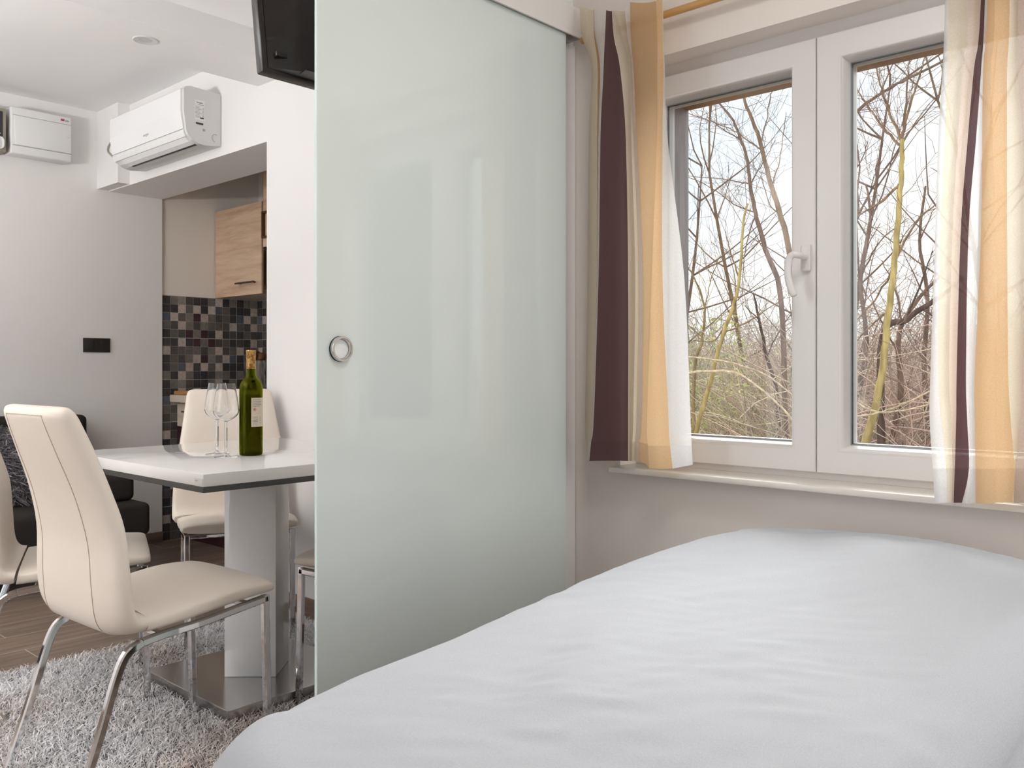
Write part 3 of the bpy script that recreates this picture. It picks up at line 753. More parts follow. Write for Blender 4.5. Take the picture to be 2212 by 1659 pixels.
# back label: curved patch on the right of the bottle as we see it
def patch(a0, a1, z0, z1, r, n=14):
    V, F = [], []
    for k in range(n+1):
        a = a0+(a1-a0)*k/n; V += [(r*math.cos(a), r*math.sin(a), z0), (r*math.cos(a), r*math.sin(a), z1)]
    for k in range(n): F.append((2*k, 2*k+2, 2*k+3, 2*k+1))
    return V, F
VA = math.atan2(-1.493, 2.493)                    # towards the room
def ang(f): return VA + f
V, F = patch(ang(.02), ang(1.75), .0905, .1815, .0361); lb = pyobj('back_label', V, F, M['label'], wb, 60)
V, F = [], []
for zz, w in ((.1755,.75),(.1700,.92),(.1648,.80),(.1596,.95),(.1548,.70)):
    v2, f2 = patch(ang(.14), ang(.14+w), zz-.0011, zz+.0011, .03635, 8); k = len(V); V += v2; F += [tuple(i+k for i in f) for f in f2]
for zz, h in ((.1212,.0018),(.1180,.0008),(.1150,.0010),(.1115,.0022),(.1075,.0030),(.1030,.0010),(.0995,.0016)):
    v2, f2 = patch(ang(.16), ang(.60), zz-h/2, zz+h/2, .03635, 6); k = len(V); V += v2; F += [tuple(i+k for i in f) for f in f2]
for zz in (.1205,.1150,.1100,.1040):
    v2, f2 = patch(ang(.74), ang(1.0), zz-.0008, zz+.0008, .03635, 4); k = len(V); V += v2; F += [tuple(i+k for i in f) for f in f2]
pyobj('label_print', V, F, M['ink_grey'], lb, 60)
V, F = [], []
for a, b in ((0,.0026),(.0042,.0052)):
    k0 = len(V); nn = 24
    for r in (a, b):
        for k in range(nn):
            q = 2*PI*k/nn; an = ang(.30)+r*math.cos(q)/.0363; V.append((.0364*math.cos(an), .0364*math.sin(an), .1450+r*math.sin(q)))
    for k in range(nn): F.append((k0+k, k0+(k+1) % nn, k0+nn+(k+1) % nn, k0+nn+k))
pyobj('red_seal', V, F, M['ink_red'], lb, 60)
def wineglass(x, y, label):
    g = thing('wine_glass', label, 'glass', (x,y,.7605), 0, 'wine glasses on the dining table')
    pb = [(0,.1085),(.006,.1092),(.016,.1145),(.027,.1220),(.0345,.1300),(.0382,.1385),(.0386,.1440),(.0372,.1600),(.0335,.1850),(.0292,.2100),(.0262,.2270)]
    inn = [(.0256,.2270),(.0286,.2100),(.0329,.1850),(.0366,.1600),(.0380,.1440),(.0376,.1389),(.0337,.1312),(.0263,.1234),(.0155,.1160),(.0055,.1112),(0,.1106)]
    V, F = lathe(pb+inn, 48); obj('bowl', weld(V,F), M['crystal'], g, 50)
    V, F = lathe([(0,.1083),(.0052,.1083),(.0045,.100),(.0040,.080),(.0040,.025),(.0048,.012),(.0085,.0062),(0,.0062)], 24); obj('stem', weld(V,F), M['crystal'], g, 50)
    V, F = lathe([(0,.0060),(.0086,.0060),(.018,.0040),(.034,.0022),(.0362,.0012),(.0350,.0002),(0,.0002)], 48); obj('foot', weld(V,F), M['crystal'], g, 50)
wineglass(-2.487, 1.4035, 'clear wine glass nearest the table corner, beside the bottle')
wineglass(-2.592, 1.432, 'clear wine glass standing behind the other one, left of the bottle')

# ------------------------------------------------------------------ bed
BDO = (-.70, 1.36, 0)
bed = thing('bed', 'single bed with pale grey blue duvet under the window', 'bed', BDO)
a_, b_, cx, cy = .415, .805, -.718, 1.312
def duvet_z(X, Y):
    t = (Y-.6)/1.5
    z = .568+.078*t + .018*math.exp(-((X+.62)**2/.05+(Y-1.95)**2/.06)) + .012*math.exp(-((X+1.0)**2/.02+(Y-1.62)**2/.12))
    z += .010*noise.noise(Vector((X*3.1, Y*2.2, 1.5))) + .005*noise.noise(Vector((X*7, Y*4.5, 4.)))
    # soft folds
    z += .006*math.exp(-((X+.80+.35*(Y-1.0))/.06)**2)*math.exp(-((Y-1.05)/.22)**2)
    z -= .005*math.exp(-((X+.88+.35*(Y-1.0))/.055)**2)*math.exp(-((Y-1.05)/.22)**2)
    u = X*math.cos(.5)-Y*math.sin(.5); w = X*math.sin(.5)+Y*math.cos(.5)
    z += .0030*noise.noise(Vector((u*26, w*7, 2.)))*(.4+.6*max(0, noise.noise(Vector((X*2.4, Y*2.4, 9.)))+.3))
    u = X*math.cos(-.45)-Y*math.sin(-.45); w = X*math.sin(-.45)+Y*math.cos(-.45)
    z += .0032*noise.noise(Vector((u*9, w*34, 6.)))*max(0, min(1, .5+1.6*noise.noise(Vector((X*2.1+4, Y*2.1, 3.)))))
    return z
NA, NR = 300, 110; V, F = [], []
V.append((cx, cy, duvet_z(cx, cy)))
ms = [1-(1-k/NR)**1.6 for k in range(1, NR+1)]
R_ = .085
def bound(q):
    c, s_ = math.cos(q), math.sin(q); n_ = 5.5; k = (abs(c)**n_+abs(s_)**n_)**(-1/n_); return c*k, s_*k
for m_ in ms:
    for k in range(NA):
        u, w = bound(2*PI*k/NA); X = cx+a_*u*m_; Y = cy+b_*w*m_
        e = (1-m_)*(a_ if abs(u) > abs(w) else b_)
        dz = 0
        if e < R_: dz = R_-math.sqrt(max(0, R_*R_-(R_-e)**2))
        V.append((X, Y, duvet_z(X, Y)-dz))
for d in range(1, 12):
    for k in range(NA):
        u, w = bound(2*PI*k/NA); bas = V[1+(NR-1)*NA+k]; t = d/11
        wob = .018*math.sin(k*.35+noise.noise(Vector((u*4, w*4, 0)))*6)*t + .02*math.sin(PI*min(1,t*1.3))
        wv = min(wob, .02) if Y0 and w > .9 else wob
        if w > .95: wv = min(wv, .004)
        X = bas[0]+u*wv*(1 if abs(u) > .6 else .4); Y = bas[1]+w*wv*(1 if abs(w) > .6 else .4)
        V.append((X, Y, bas[2]-(bas[2]-.29)*t))
for k in range(NA): F.append((0, 1+k, 1+(k+1) % NA))
for i in range(NR-1+11):
    for k in range(NA):
        A = 1+i*NA+k; B = 1+i*NA+(k+1) % NA; F.append((A, A+NA, B+NA, B))
pyobj('duvet', V, F, M['duvet'], bed, 180, BDO)
bm = nb(); box(bm, -1.06,-.38,.62,2.05,.301,.46, bev=.03, seg=3); obj('mattress', bm, M['leather'], bed, 50, BDO)
bm = nb(); box(bm, -1.08,-.262,.58,2.07,.07,.30, bev=.004); obj('bed_frame', bm, M['bed_wood'], bed, None, BDO)
for x in (-1.04,-.34):
    for y in (.64,2.03): boxobj('leg', (x-.03,x+.03,y-.03,y+.03,0,.0705), M['bed_wood'], bed, 0, BDO)

# ------------------------------------------------------------------ curtains
LEFT = [
 (2.105,[(-1.636,2.113),(-1.629,2.03),(-1.612,1.929),(-1.622,1.723),(-1.627,1.306),(-1.636,.889),(-1.633,.812),(-1.622,.756)]),
 (2.070,[(-1.578,2.087),(-1.575,2.007),(-1.563,1.909),(-1.565,1.706),(-1.566,1.299),(-1.576,.892),(-1.582,.817),(-1.585,.761)]),
 (2.100,[(-1.584,2.097),(-1.58,2.017),(-1.574,1.919),(-1.579,1.714),(-1.584,1.303),(-1.598,.89),(-1.606,.814),(-1.611,.757)]),
 (2.060,[(-1.525,2.069),(-1.529,1.992),(-1.534,1.9),(-1.545,1.701),(-1.552,1.298),(-1.569,.893),(-1.579,.818),(-1.586,.762)]),
 (2.035,[(-1.486,2.051),(-1.479,1.973),(-1.457,1.876),(-1.438,1.677),(-1.43,1.287),(-1.43,.899),(-1.43,.828),(-1.43,.775)]),
 (2.075,[(-1.502,2.067),(-1.479,1.984),(-1.453,1.885),(-1.447,1.686),(-1.434,1.291),(-1.441,.897),(-1.444,.825),(-1.444,.771)]),
 (2.060,[(-1.459,2.051),(-1.449,1.972),(-1.435,1.877),(-1.427,1.68),(-1.413,1.288),(-1.419,.898),(-1.424,.827),(-1.425,.773)]),
 (2.085,[(-1.454,2.078),(-1.451,1.98),(-1.446,1.886),(-1.435,1.686),(-1.413,1.29),(-1.419,.897),(-1.427,.825),(-1.43,.771)]),
 (2.035,[(-1.338,2.035),(-1.334,1.936),(-1.334,1.848),(-1.335,1.659),(-1.352,1.282),(-1.367,.901),(-1.364,.822),(-1.361,.76)]),
 (2.050,[(-1.327,2.055),(-1.326,1.938),(-1.324,1.849),(-1.327,1.661),(-1.327,1.281),(-1.308,.903),(-1.302,.824),(-1.295,.763)]),
 (2.085,[(-1.347,2.04),(-1.347,1.953),(-1.344,1.863),(-1.333,1.668),(-1.28,1.281),(-1.261,.903),(-1.257,.825),(-1.253,.774)])]
LM = ['cream','tan','white','plum','cream','cream','white','tan','tan','white']
RIGHT = [
 (2.075,[(-.608,2.05),(-.614,1.785),(-.618,1.694),(-.627,1.542),(-.633,1.338),(-.643,1.03),(-.645,.927),(-.638,.812),(-.634,.736)]),
 (2.060,[(-.598,2.05),(-.602,1.777),(-.604,1.687),(-.609,1.536),(-.618,1.335),(-.622,1.03),(-.616,.928),(-.606,.816),(-.604,.741)]),
 (2.040,[(-.552,2.05),(-.557,1.76),(-.567,1.673),(-.576,1.526),(-.587,1.329),(-.594,1.03),(-.59,.93),(-.587,.819),(-.589,.745)]),
 (2.055,[(-.527,2.05),(-.538,1.759),(-.549,1.673),(-.561,1.527),(-.575,1.33),(-.583,1.03),(-.584,.93),(-.587,.817),(-.589,.743)]),
 (2.075,[(-.527,2.05),(-.534,1.764),(-.54,1.676),(-.55,1.529),(-.565,1.331),(-.57,1.03),(-.568,.93),(-.564,.818),(-.578,.742)]),
 (2.078,[(-.53,2.05),(-.538,1.771),(-.543,1.682),(-.546,1.532),(-.552,1.332),(-.563,1.03),(-.563,.929),(-.562,.816),(-.563,.741)]),
 (2.055,[(-.516,2.05),(-.525,1.756),(-.531,1.669),(-.533,1.522),(-.535,1.325),(-.547,1.03),(-.547,.931),(-.546,.821),(-.546,.747)]),
 (2.030,[(-.498,2.05),(-.503,1.743),(-.51,1.658),(-.506,1.512),(-.501,1.319),(-.501,1.03),(-.501,.934),(-.5,.826),(-.501,.755)]),
 (2.045,[(-.476,2.05),(-.479,1.741),(-.483,1.655),(-.483,1.511),(-.483,1.319),(-.481,1.03),(-.477,.934),(-.469,.827),(-.473,.756)]),
 (2.078,[(-.471,2.05),(-.471,1.75),(-.471,1.663),(-.462,1.515),(-.458,1.321),(-.462,1.03),(-.465,.933),(-.475,.824),(-.478,.751)]),
 (2.050,[(-.421,2.05),(-.421,1.727),(-.417,1.642),(-.415,1.5),(-.413,1.312),(-.411,1.03),(-.41,.937),(-.408,.832),(-.408,.762)]),
 (2.078,[(-.388,2.05),(-.388,1.73),(-.38,1.643),(-.372,1.5),(-.364,1.311),(-.36,1.03),(-.356,.937),(-.356,.832),(-.356,.763)])]
RM = ['white','cream','mauve','plum','white','white','tan','tan','cream','mauve','white']
MK = ['white','cream','tan','plum','mauve']
def curtain(cols_, mats_, label, x_mid, hem_level):
    O = (x_mid, 2.06, 2.0); t = thing('curtain', label, 'curtain', O, 0, 'striped curtains at the window')
    rows = []
    for Y, pr in cols_:
        rows.append([np.array([x, min(Y, 2.078) if z > 1.95 else Y, z]) for x, z in pr])
    nl = len(rows[0]); nsub = 5
    dense = [catmull(r, nsub) for r in rows]; hs = hem_level*nsub
    def build(i0, i1, prefix, name, par):
        V, F, MI = [], [], []
        for s_ in range(len(dense)-1):
            n = 6; k0 = len(V); dA, dB = dense[s_], dense[s_+1]
            for i in range(i0, i1+1):
                for k in range(n+1):
                    t_ = k/n; e = t_*t_*(3-2*t_) if False else t_
                    p = dA[i]*(1-e)+dB[i]*e
                    p = p + np.array([0, .010*math.sin(PI*t_)*(1 if (s_ % 2) else -1)*min(1, abs(dA[i][0]-dB[i][0])/.04), 0])
                    p = p + np.array([0, .0012*noise.noise(Vector((p[0]*60, p[2]*9, s_))), 0]); V.append(tuple(p))
            for i in range(i1-i0):
                for k in range(n):
                    A = k0+i*(n+1)+k; F.append((A, A+1, A+n+2, A+n+1)); MI.append(MK.index(mats_[s_]))
        return pyobj(name, V, F, [M[prefix+k] for k in MK], par, 180, O, None, MI)
    build(0, hs, 'cur_', 'fabric_panel', t)
    build(hs, (nl-1)*nsub, 'hem_', 'hem', t)
curtain(LEFT, LM, 'left striped curtain in cream, plum and tan gathered beside the door track', -1.45, 6)
curtain(RIGHT, RM, 'right striped curtain in white, plum and orange tan at the picture edge', -.50, 7)
RDO = (-.96, 2.06, 2.005)
rd = thing('curtain_rod', 'light wooden curtain rod above the window', 'curtain rod', RDO)
tubeobj('pole', [(-1.645,2.102,2.022),(-.26,2.102,2.022)], .0105, M['rod'], rd, 20, RDO)
for x in (-1.60,-.30): boxobj('bracket', (x-.008,x+.008,2.104,2.1435,2.004,2.018), M['rod'], rd, 0, RDO)

# ------------------------------------------------------------------ outdoors
gx = nb()
nX, nY = 50, 40; vs = []
for j in range(nY+1):
    for i in range(nX+1):
        x = -26+48*i/nX; y = 2.45+28*j/nY
        z = -.12 + max(0, (y-6))*.085 + .08*noise.noise(Vector((x*.6, y*.6, 0)))
        vs.append(gx.verts.new((x, y, min(z, 1.9))))
for j in range(nY):
    for i in range(nX):
        a = j*(nX+1)+i; gx.faces.new((vs[a], vs[a+1], vs[a+nX+2], vs[a+nX+1]))
struct('ground', gx, M['litter'], None, 180)
def gz(x, y): return -.12+max(0, (y-6))*.085
TREES=[
 ('yb',0.022,0.005,5.0,[(-2.26, 1.13), (-2.36, 1.8), (-2.46, 2.14), (-2.54, 2.44), (-2.61, 2.62), (-2.67, 2.78), (-2.7, 2.9)],[[(-2.51, 2.35), (-2.67, 2.49), (-2.86, 2.6), (-3.06, 2.7)], [(-2.53, 2.41), (-2.5, 2.57), (-2.46, 2.82)], [(-2.46, 2.14), (-2.41, 2.33), (-2.39, 2.58)], [(-2.39, 1.94), (-2.48, 2.03), (-2.54, 2.21)]]),
 ('b',0.02,0.005,5.5,[(-2.63, 1.39), (-2.75, 1.83), (-2.82, 2.08), (-2.86, 2.28), (-2.89, 2.47), (-2.97, 2.7), (-3.07, 2.85), (-3.18, 2.96)],[[(-2.82, 2.08), (-2.97, 2.16), (-3.18, 2.32), (-3.37, 2.42)], [(-2.86, 2.28), (-2.78, 2.42), (-2.7, 2.56)], [(-2.88, 2.29), (-3.04, 2.34), (-3.37, 2.42)], [(-2.82, 2.08), (-2.91, 1.84), (-2.94, 1.53)], [(-2.93, 2.6), (-3.07, 2.69), (-3.22, 2.82)]]),
 ('y',0.016,0.006,4.6,[(-2.77, 0.5), (-2.65, 0.94), (-2.56, 1.24), (-2.48, 1.45), (-2.45, 1.66), (-2.44, 1.82), (-2.41, 1.97)],[[(-2.53, 1.32), (-2.63, 1.2), (-2.79, 1.2)], [(-2.56, 1.24), (-2.39, 1.31), (-2.2, 1.43)], [(-2.46, 1.55), (-2.53, 1.72), (-2.57, 1.83)]]),
 ('o',0.013,0.004,5.0,[(-3.0, 0.93), (-2.94, 1.2), (-2.92, 1.42), (-2.98, 1.59), (-3.05, 1.71)],[[(-2.92, 1.42), (-2.88, 1.61), (-2.83, 1.75)], [(-2.94, 1.23), (-3.03, 1.32)]]),
 ('d',0.02,0.006,6.0,[(-2.9, 0.75), (-2.99, 1.12), (-3.05, 1.39), (-3.09, 1.58)],[[(-2.99, 1.12), (-2.87, 1.35), (-2.76, 1.48)], [(-3.05, 1.39), (-3.16, 1.5)]]),
 ('y',0.022,0.01,4.3,[(-1.65, 0.51), (-1.58, 0.85), (-1.54, 1.09), (-1.52, 1.31), (-1.49, 1.55), (-1.47, 1.83), (-1.46, 2.0), (-1.46, 2.11)],[[(-1.46, 2.11), (-1.51, 2.25), (-1.55, 2.4), (-1.58, 2.54)], [(-1.46, 2.11), (-1.45, 2.29), (-1.44, 2.52)], [(-1.46, 2.12), (-1.41, 2.28), (-1.37, 2.38), (-1.32, 2.49)], [(-1.46, 2.07), (-1.52, 2.15), (-1.61, 2.3), (-1.67, 2.42)], [(-1.47, 1.9), (-1.56, 1.82), (-1.65, 1.77), (-1.71, 1.68)], [(-1.49, 1.55), (-1.55, 1.42), (-1.71, 1.25)], [(-1.49, 1.55), (-1.4, 1.72), (-1.3, 1.81)], [(-1.52, 1.31), (-1.58, 1.27), (-1.7, 1.16)]]),
 ('b',0.024,0.008,5.6,[(-1.97, 0.45), (-1.91, 0.85), (-1.92, 1.13), (-1.9, 1.3), (-1.79, 1.47), (-1.66, 1.6)],[[(-1.92, 1.13), (-2.04, 1.34), (-2.12, 1.55)], [(-1.9, 1.3), (-1.95, 1.53), (-2.04, 1.71)]]),
 ('b',0.016,0.005,4.8,[(-2.04, 1.02), (-2.01, 1.92), (-1.96, 2.3), (-1.88, 2.42), (-1.74, 2.5), (-1.6, 2.55), (-1.4, 2.61)],[[(-2.01, 1.92), (-1.87, 2.13), (-1.82, 2.27)], [(-2.0, 2.05), (-1.89, 1.98), (-1.79, 1.84)], [(-1.74, 2.5), (-1.65, 2.68)]]),
 ('d',0.026,0.008,5.2,[(-1.88, 1.13), (-1.74, 1.31), (-1.56, 1.43), (-1.44, 1.53)],[[(-1.74, 1.31), (-1.66, 1.54), (-1.61, 1.69)], [(-1.66, 1.37), (-1.56, 1.3)]]),
 ('b',0.024,0.007,6.4,[(-2.49, 0.68), (-2.42, 1.22), (-2.46, 1.69), (-2.39, 2.08), (-2.42, 2.35)],[[(-2.46, 1.69), (-2.33, 1.94), (-2.14, 2.09)], [(-2.42, 1.55), (-2.52, 1.83)]]),
 ('b',0.022,0.007,6.2,[(-1.92, 0.47), (-1.96, 1.02), (-1.94, 1.48), (-1.99, 1.89), (-1.95, 2.25)],[[(-1.94, 1.48), (-2.07, 1.77)], [(-1.99, 1.89), (-1.89, 2.09)]]),
 ('p',0.008,0.004,4.0,[(-2.51, 0.99), (-2.26, 1.02), (-2.13, 1.0), (-2.01, 0.92), (-1.87, 0.8), (-1.8, 0.67)],[[(-2.13, 1.0), (-2.16, 1.05)]]),
 ('p',0.007,0.003,4.2,[(-2.63, 1.09), (-2.4, 1.08), (-2.24, 1.05), (-2.08, 0.99), (-1.93, 0.88)],[]),
 ('p',0.007,0.003,4.0,[(-1.66, 0.92), (-1.56, 0.88), (-1.47, 0.84), (-1.35, 0.85), (-1.18, 0.9)],[]),
 ('p',0.006,0.003,3.9,[(-1.62, 0.79), (-1.52, 0.82), (-1.42, 0.84), (-1.3, 0.89), (-1.15, 0.97)],[]),
]
LAB = ['tan barked bare tree with long limb leaning left, at the left pane','slim brown bare tree with forking crown in the left pane','yellow stemmed young tree low in the left pane',
 'thin olive sapling at the left edge of the left pane','dark leaning stem low in the left pane','yellow green trunk forking into a fan high in the right pane','brown trunk behind the yellow tree, right pane',
 'bare tree behind the window mullion with a branch crossing the right pane','dark limb slanting up right behind the yellow trunk','brown tree at the left edge of the right pane','brown tree beside the right curtain',
 'pale bramble arching low across the left pane','thin pale bramble above the arching one, left pane','pale bramble low across the right pane','lowest pale bramble rising right across the right pane']
CAT = ['tree']*11+['bramble']*4
def wiggle(path, amp, step=.12):
    """resample a limb and give it slight kinks"""
    P = catmull(path, 6); o_ = []
    for i, p in enumerate(P):
        q = Vector(p); o_.append(tuple(q + Vector((random.gauss(0,amp), random.gauss(0,amp*1.5), random.gauss(0,amp)))))
    return o_
def twigs(V, F, path, length, r, depth, rate):
    for i in range(1, len(path)-1):
        if random.random() > rate: continue
        p = Vector(path[i]); d = (Vector(path[i+1])-Vector(path[i-1])).normalized()
        side = Vector((random.gauss(0,1), random.gauss(0,.6), random.gauss(.25,.8))).normalized()
        v = (d*.8+side*.9).normalized(); n = 4; pts_ = [p]; ln = length*random.uniform(.4,1.2)
        for k in range(n):
            v = (v + Vector((random.gauss(0,.22), random.gauss(0,.2), random.gauss(.05,.2)))).normalized(); pts_.append(pts_[-1]+v*ln/n)
        tube(V, F, pts_, [r*(.62-.45*k/n) for k in range(n+1)], 3, False)
        if depth > 0: twigs(V, F, [tuple(q) for q in pts_], length*.55, r*.65, depth-1, .75)
for ti, (bk_, r0, r1, Yt, main, brs) in enumerate(TREES):
    random.seed(100+ti)
    m3 = [(x, Yt, z) for x, z in main]
    if ti < 11:
        x0_ = m3[0][0]; m3 = [(x0_+.02, Yt, gz(x0_, Yt)-.05)] + m3
    base = m3[0] if ti < 11 else (m3[0][0], Yt, gz(m3[0][0], Yt))
    if ti >= 11: m3 = [(m3[0][0]-.25, Yt+.05, gz(m3[0][0], Yt)-.05), (m3[0][0]-.12, Yt, m3[0][1+1]-.12)] + m3
    base = m3[0]
    t = thing('bare_tree' if ti < 11 else 'bramble', LAB[ti], CAT[ti], base, 0, 'bare trees outside the window' if ti < 11 else 'brambles outside the window')
    V, F = [], []; pm = wiggle(m3, .0016 if ti < 11 else .001); tube(V, F, pm, list(np.linspace(r0, r1, len(pm))), 7)
    pyobj('trunk' if ti < 11 else 'stem', V, F, BARK[bk_], t, 60, base)
    V, F = [], []; limbs = [pm]
    for b in brs:
        b3 = [(x, Yt-.02*(k*(-1)**len(b)), z) for k, (x, z) in enumerate(b)]; pb_ = wiggle(b3, .0022); limbs.append(pb_)
        tube(V, F, pb_, list(np.linspace(min(.0075, r1*.95), .0022, len(pb_))), 5)
    if ti < 11:
        for lm in limbs[1:]: twigs(V, F, lm, .42, .0028, 1, .75)
        twigs(V, F, pm[len(pm)//3:], .55, .0036, 1, .5)
    else: twigs(V, F, pm, .18, .002, 0, .4)
    if V: pyobj('branches', V, F, BARK[bk_ if bk_ != 'y' else 'yb'], t, 60, base)
# filler trees further back
random.seed(55)
FT = [(-7.4,8.6,3.6,'b'),(-6.6,9.6,3.9,'yb'),(-5.3,8.2,3.3,'b'),(-4.6,9.0,4.2,'yb'),(-3.9,8.4,3.0,'b'),(-3.1,7.8,3.6,'b'),(-2.4,8.8,4.0,'yb'),(-1.8,7.6,3.1,'b')]
FL = ['far bare tree, farthest left behind the thicket','far tan tree, second from the left behind the thicket','far brown tree, third from the left behind the thicket','tall far tree rising behind the left pane',
      'low far tree hidden behind the window mullion','far tree, third from the right behind the thicket','tall far tree behind the right pane','far tree, farthest right behind the right curtain']
for (x, y, hgt, bk_), lab in zip(FT, FL):
    base = (x, y, gz(x,y)-.05); t = thing('bare_tree', lab, 'tree', base, 0, 'bare trees outside the window')
    V, F = [], []; nseg = 8; p = Vector(base); v = Vector((random.gauss(0,.08), 0, 1)); pm = [tuple(p)]
    for k in range(nseg):
        v = (v+Vector((random.gauss(0,.10), random.gauss(0,.08), .05))).normalized(); p = p+v*hgt/nseg; pm.append(tuple(p))
    rad = list(np.linspace(.035,.008,len(pm))); tube(V, F, pm[:3], rad[:3], 6); pyobj('trunk', V, F, BARK[bk_], t, 60, base)
    V, F = [], []; tube(V, F, pm[2:], rad[2:], 6)
    for i in range(2, len(pm)):
        for _ in range(2):
            q = Vector(pm[i]); vv = Vector((random.gauss(0,.8), random.gauss(0,.5), random.uniform(.5,1.2))).normalized(); ps = [q]
            ln = random.uniform(.7,1.5)
            for k in range(6):
                vv = (vv+Vector((random.gauss(0,.14), random.gauss(0,.12), .04))).normalized(); ps.append(ps[-1]+vv*ln/6)
            ps = [tuple(a) for a in ps]; tube(V, F, ps, list(np.linspace(.010,.003,7)), 4); twigs(V, F, ps, .45, .0034, 1, .7)
    pyobj('branches', V, F, BARK[bk_], t, 60, base)
# dense brushwood, uncountable
def brushwood(name, label, n, xr, yr, hfun, cols_, seed, r=(.003,.007)):
    rs = random.Random(seed); V, F, C = [], [], []
    for _ in range(n):
        y = rs.uniform(*yr); x = rs.uniform(*xr)*y/8; z = gz(x, y); hh = hfun(x, y)*rs.uniform(.25,1.05)
        p = Vector((x, y, z)); v = Vector((rs.gauss(0,.45), rs.gauss(0,.3), 1)).normalized(); ps = [p]
        k_ = 5; bend = rs.gauss(0,.22)
        if rs.random() < .3: p.z += rs.uniform(0, .8)*hh; v = Vector((rs.gauss(0,1), rs.gauss(0,.4), rs.gauss(.3,.5))).normalized(); hh *= .6
        for k in range(k_):
            v = (v+Vector((bend+rs.gauss(0,.16), rs.gauss(0,.12), rs.gauss(-.05,.1)))).normalized(); ps.append(ps[-1]+v*hh/k_)
        c = rs.choice(cols_); f = rs.uniform(.7,1.25); k0 = len(V); rr = rs.uniform(*r)
        tube(V, F, ps, [rr*(1-.75*k/k_) for k in range(k_+1)], 3, False)
        C += [(c[0]*f, c[1]*f, c[2]*f, 1)]*(len(V)-k0)
    o_ = pyobj(name, V, F, M['brush'], None, 180, None, C); return tag(o_, label, 'undergrowth', None, 'stuff')
BR = [tuple(1.35*q for q in c_) for c_ in [(.38,.28,.24),(.30,.22,.19),(.46,.36,.30),(.24,.18,.16),(.50,.42,.33),(.36,.30,.26),(.42,.29,.25)]]
BL = [tuple(1.15*q for q in c_) for c_ in [(.40,.36,.22),(.46,.43,.30),(.35,.32,.22),(.42,.42,.24),(.38,.30,.24),(.50,.44,.33)]]
brushwood('brushwood', 'tangle of bare brown brushwood beyond the right pane', 7500, (-3.9,.2), (5.2,9.5), lambda x,y: 1.75+.25*noise.noise(Vector((x*.9,0,3))), BR, 3)
brushwood('brushwood', 'tangle of olive and tan brushwood beyond the left pane', 6500, (-7.5,-3.3), (5.2,9.5), lambda x,y: 1.45+.3*noise.noise(Vector((x*.9,0,3))), BL, 4)
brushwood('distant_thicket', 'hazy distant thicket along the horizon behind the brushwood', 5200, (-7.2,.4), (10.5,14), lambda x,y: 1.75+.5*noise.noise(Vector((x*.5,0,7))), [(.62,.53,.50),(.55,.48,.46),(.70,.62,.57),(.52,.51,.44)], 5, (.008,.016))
# young leaves on the left
rs = random.Random(9); V, F, C = [], [], []
for _ in range(2600):
    y = rs.uniform(5,9); x = rs.uniform(-7.4,-4.2)*y/8; z = gz(x,y)+rs.uniform(.1,1.5); k = len(V); s_ = rs.uniform(.010,.022)
    a = rs.uniform(0,6.3); u = Vector((math.cos(a), rs.gauss(0,.3), math.sin(a))); w = Vector((-math.sin(a), rs.gauss(0,.3), math.cos(a)))
    c = Vector((x,y,z)); 
    for q in (c-u*s_, c-w*s_*.5, c+u*s_, c+w*s_*.5): V.append(tuple(q))
    F.append((k,k+1,k+2,k+3)); f = rs.uniform(.7,1.2); C += [(.50*f,.55*f,.24*f,1)]*4
tag(pyobj('young_leaves', V, F, M['brush'], None, None, None, C), 'pale green young leaves scattered over the brushwood in the left pane', 'leaves', None, 'stuff')

# ------------------------------------------------------------------ daylight, added fill lamps, camera, view
W = bpy.data.worlds.new('overcast_sky'); S.world = W; W.use_nodes = True; nt = W.node_tree
bg = nt.nodes['Background']; tc = nt.nodes.new('ShaderNodeTexCoord'); mp = nt.nodes.new('ShaderNodeMapping'); mp.inputs['Scale'].default_value = (1,1,2.2)
nz = nt.nodes.new('ShaderNodeTexNoise'); nz.inputs['Scale'].default_value = 2.6; nz.inputs['Detail'].default_value = 5
rp_ = nt.nodes.new('ShaderNodeValToRGB'); e = rp_.color_ramp.elements
e[0].position = .40; e[0].color = (.80,.88,1.0,1); e[1].position = .58; e[1].color = (1.0,.985,.97,1)
nt.links.new(tc.outputs['Generated'], mp.inputs['Vector']); nt.links.new(mp.outputs['Vector'], nz.inputs['Vector']); nt.links.new(nz.outputs['Fac'], rp_.inputs['Fac']); nt.links.new(rp_.outputs['Color'], bg.inputs['Color'])
bg.inputs['Strength'].default_value = 1.05
W.cycles.sampling_method = 'MANUAL'; W.cycles.sample_map_resolution = 512
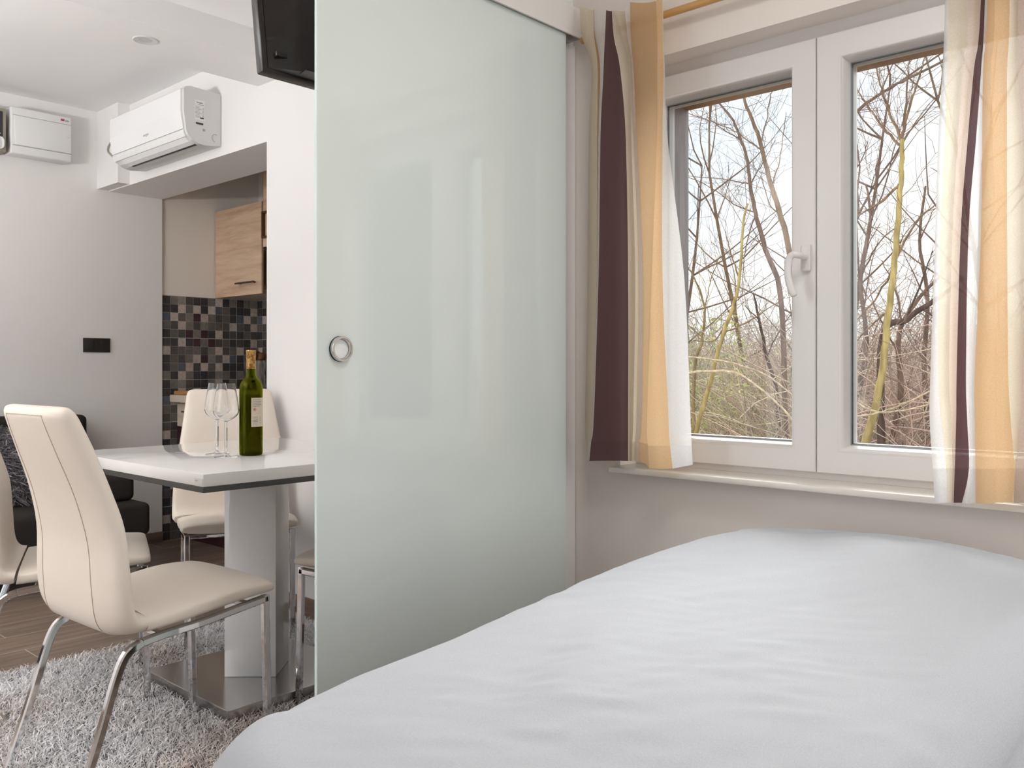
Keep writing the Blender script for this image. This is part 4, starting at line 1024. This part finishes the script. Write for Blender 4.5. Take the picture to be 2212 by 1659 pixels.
def lamp(name, kind, loc, direction, energy, color=(1,1,1), **kw):
    l = bpy.data.lights.new(name, kind); l.energy = energy; l.color = color
    for k, v in kw.items(): setattr(l, k, v)
    o = bpy.data.objects.new(name, l); COL.objects.link(o); o.location = loc
    o.rotation_euler = Vector(direction).to_track_quat('-Z','Y').to_euler(); return o
lamp('hazy_sun', 'SUN', (-2,8,6), (.25,-1,-.62), 7.0, (1,.97,.93), angle=math.radians(60))
cam = bpy.data.cameras.new('camera'); co = bpy.data.objects.new('camera', cam); COL.objects.link(co)
co.location = (0,0,1.035); co.rotation_euler = (PI/2, 0, math.radians(42.6))
cam.sensor_width = 36; cam.lens = 36*1905/2212; cam.shift_y = -34.5/2212; cam.clip_start = .02
S.camera = co
S.view_settings.view_transform = 'Standard'; S.view_settings.look = 'None'; S.view_settings.gamma = 1; S.view_settings.use_curve_mapping = False
S.view_settings.exposure = 0.35
lamp('living_rear_fill', 'AREA', (-3.0,-1.70,1.25), (-.42,.9,.12), 10, (1,.98,.96), shape='RECTANGLE', size=1.8, size_y=2.0)  # fill lamp added at the unseen rear opening, stands in for daylight
lamp('bedroom_side_fill', 'AREA', (1.18,1.70,1.45), (-1,.0,-.03), 13, (.96,1,.99), shape='RECTANGLE', size=.75, size_y=1.6)  # added fill to brighten the glass door; no window is known here
lamp('living_up_fill', 'AREA', (-3.0,-.9,1.5), (-.2,.0,1), 82, (1,.985,.97), shape='DISK', size=.5)  # unseen fill lamp, added to brighten the living room by ceiling bounce
lamp('bedroom_top_fill', 'AREA', (-.55,1.15,2.39), (0,0,-1), 7, (1,.985,.96), shape='DISK', size=.5)  # made-up fill above the bed, lights the glass door from above
lamp('bedroom_up_fill', 'AREA', (.5,-.9,1.5), (-.2,.2,1), 5, (1,.97,.94), shape='DISK', size=.5)  # weak fill added behind the camera, bounced off the bedroom ceiling
cy_ = S.cycles
cy_.use_denoising = True; cy_.max_bounces = 16; cy_.diffuse_bounces = 5; cy_.glossy_bounces = 5; cy_.transmission_bounces = 16; cy_.transparent_max_bounces = 12
cy_.caustics_reflective = False; cy_.sample_clamp_indirect = 6.0
cy_.use_adaptive_sampling = True; cy_.adaptive_threshold = .02
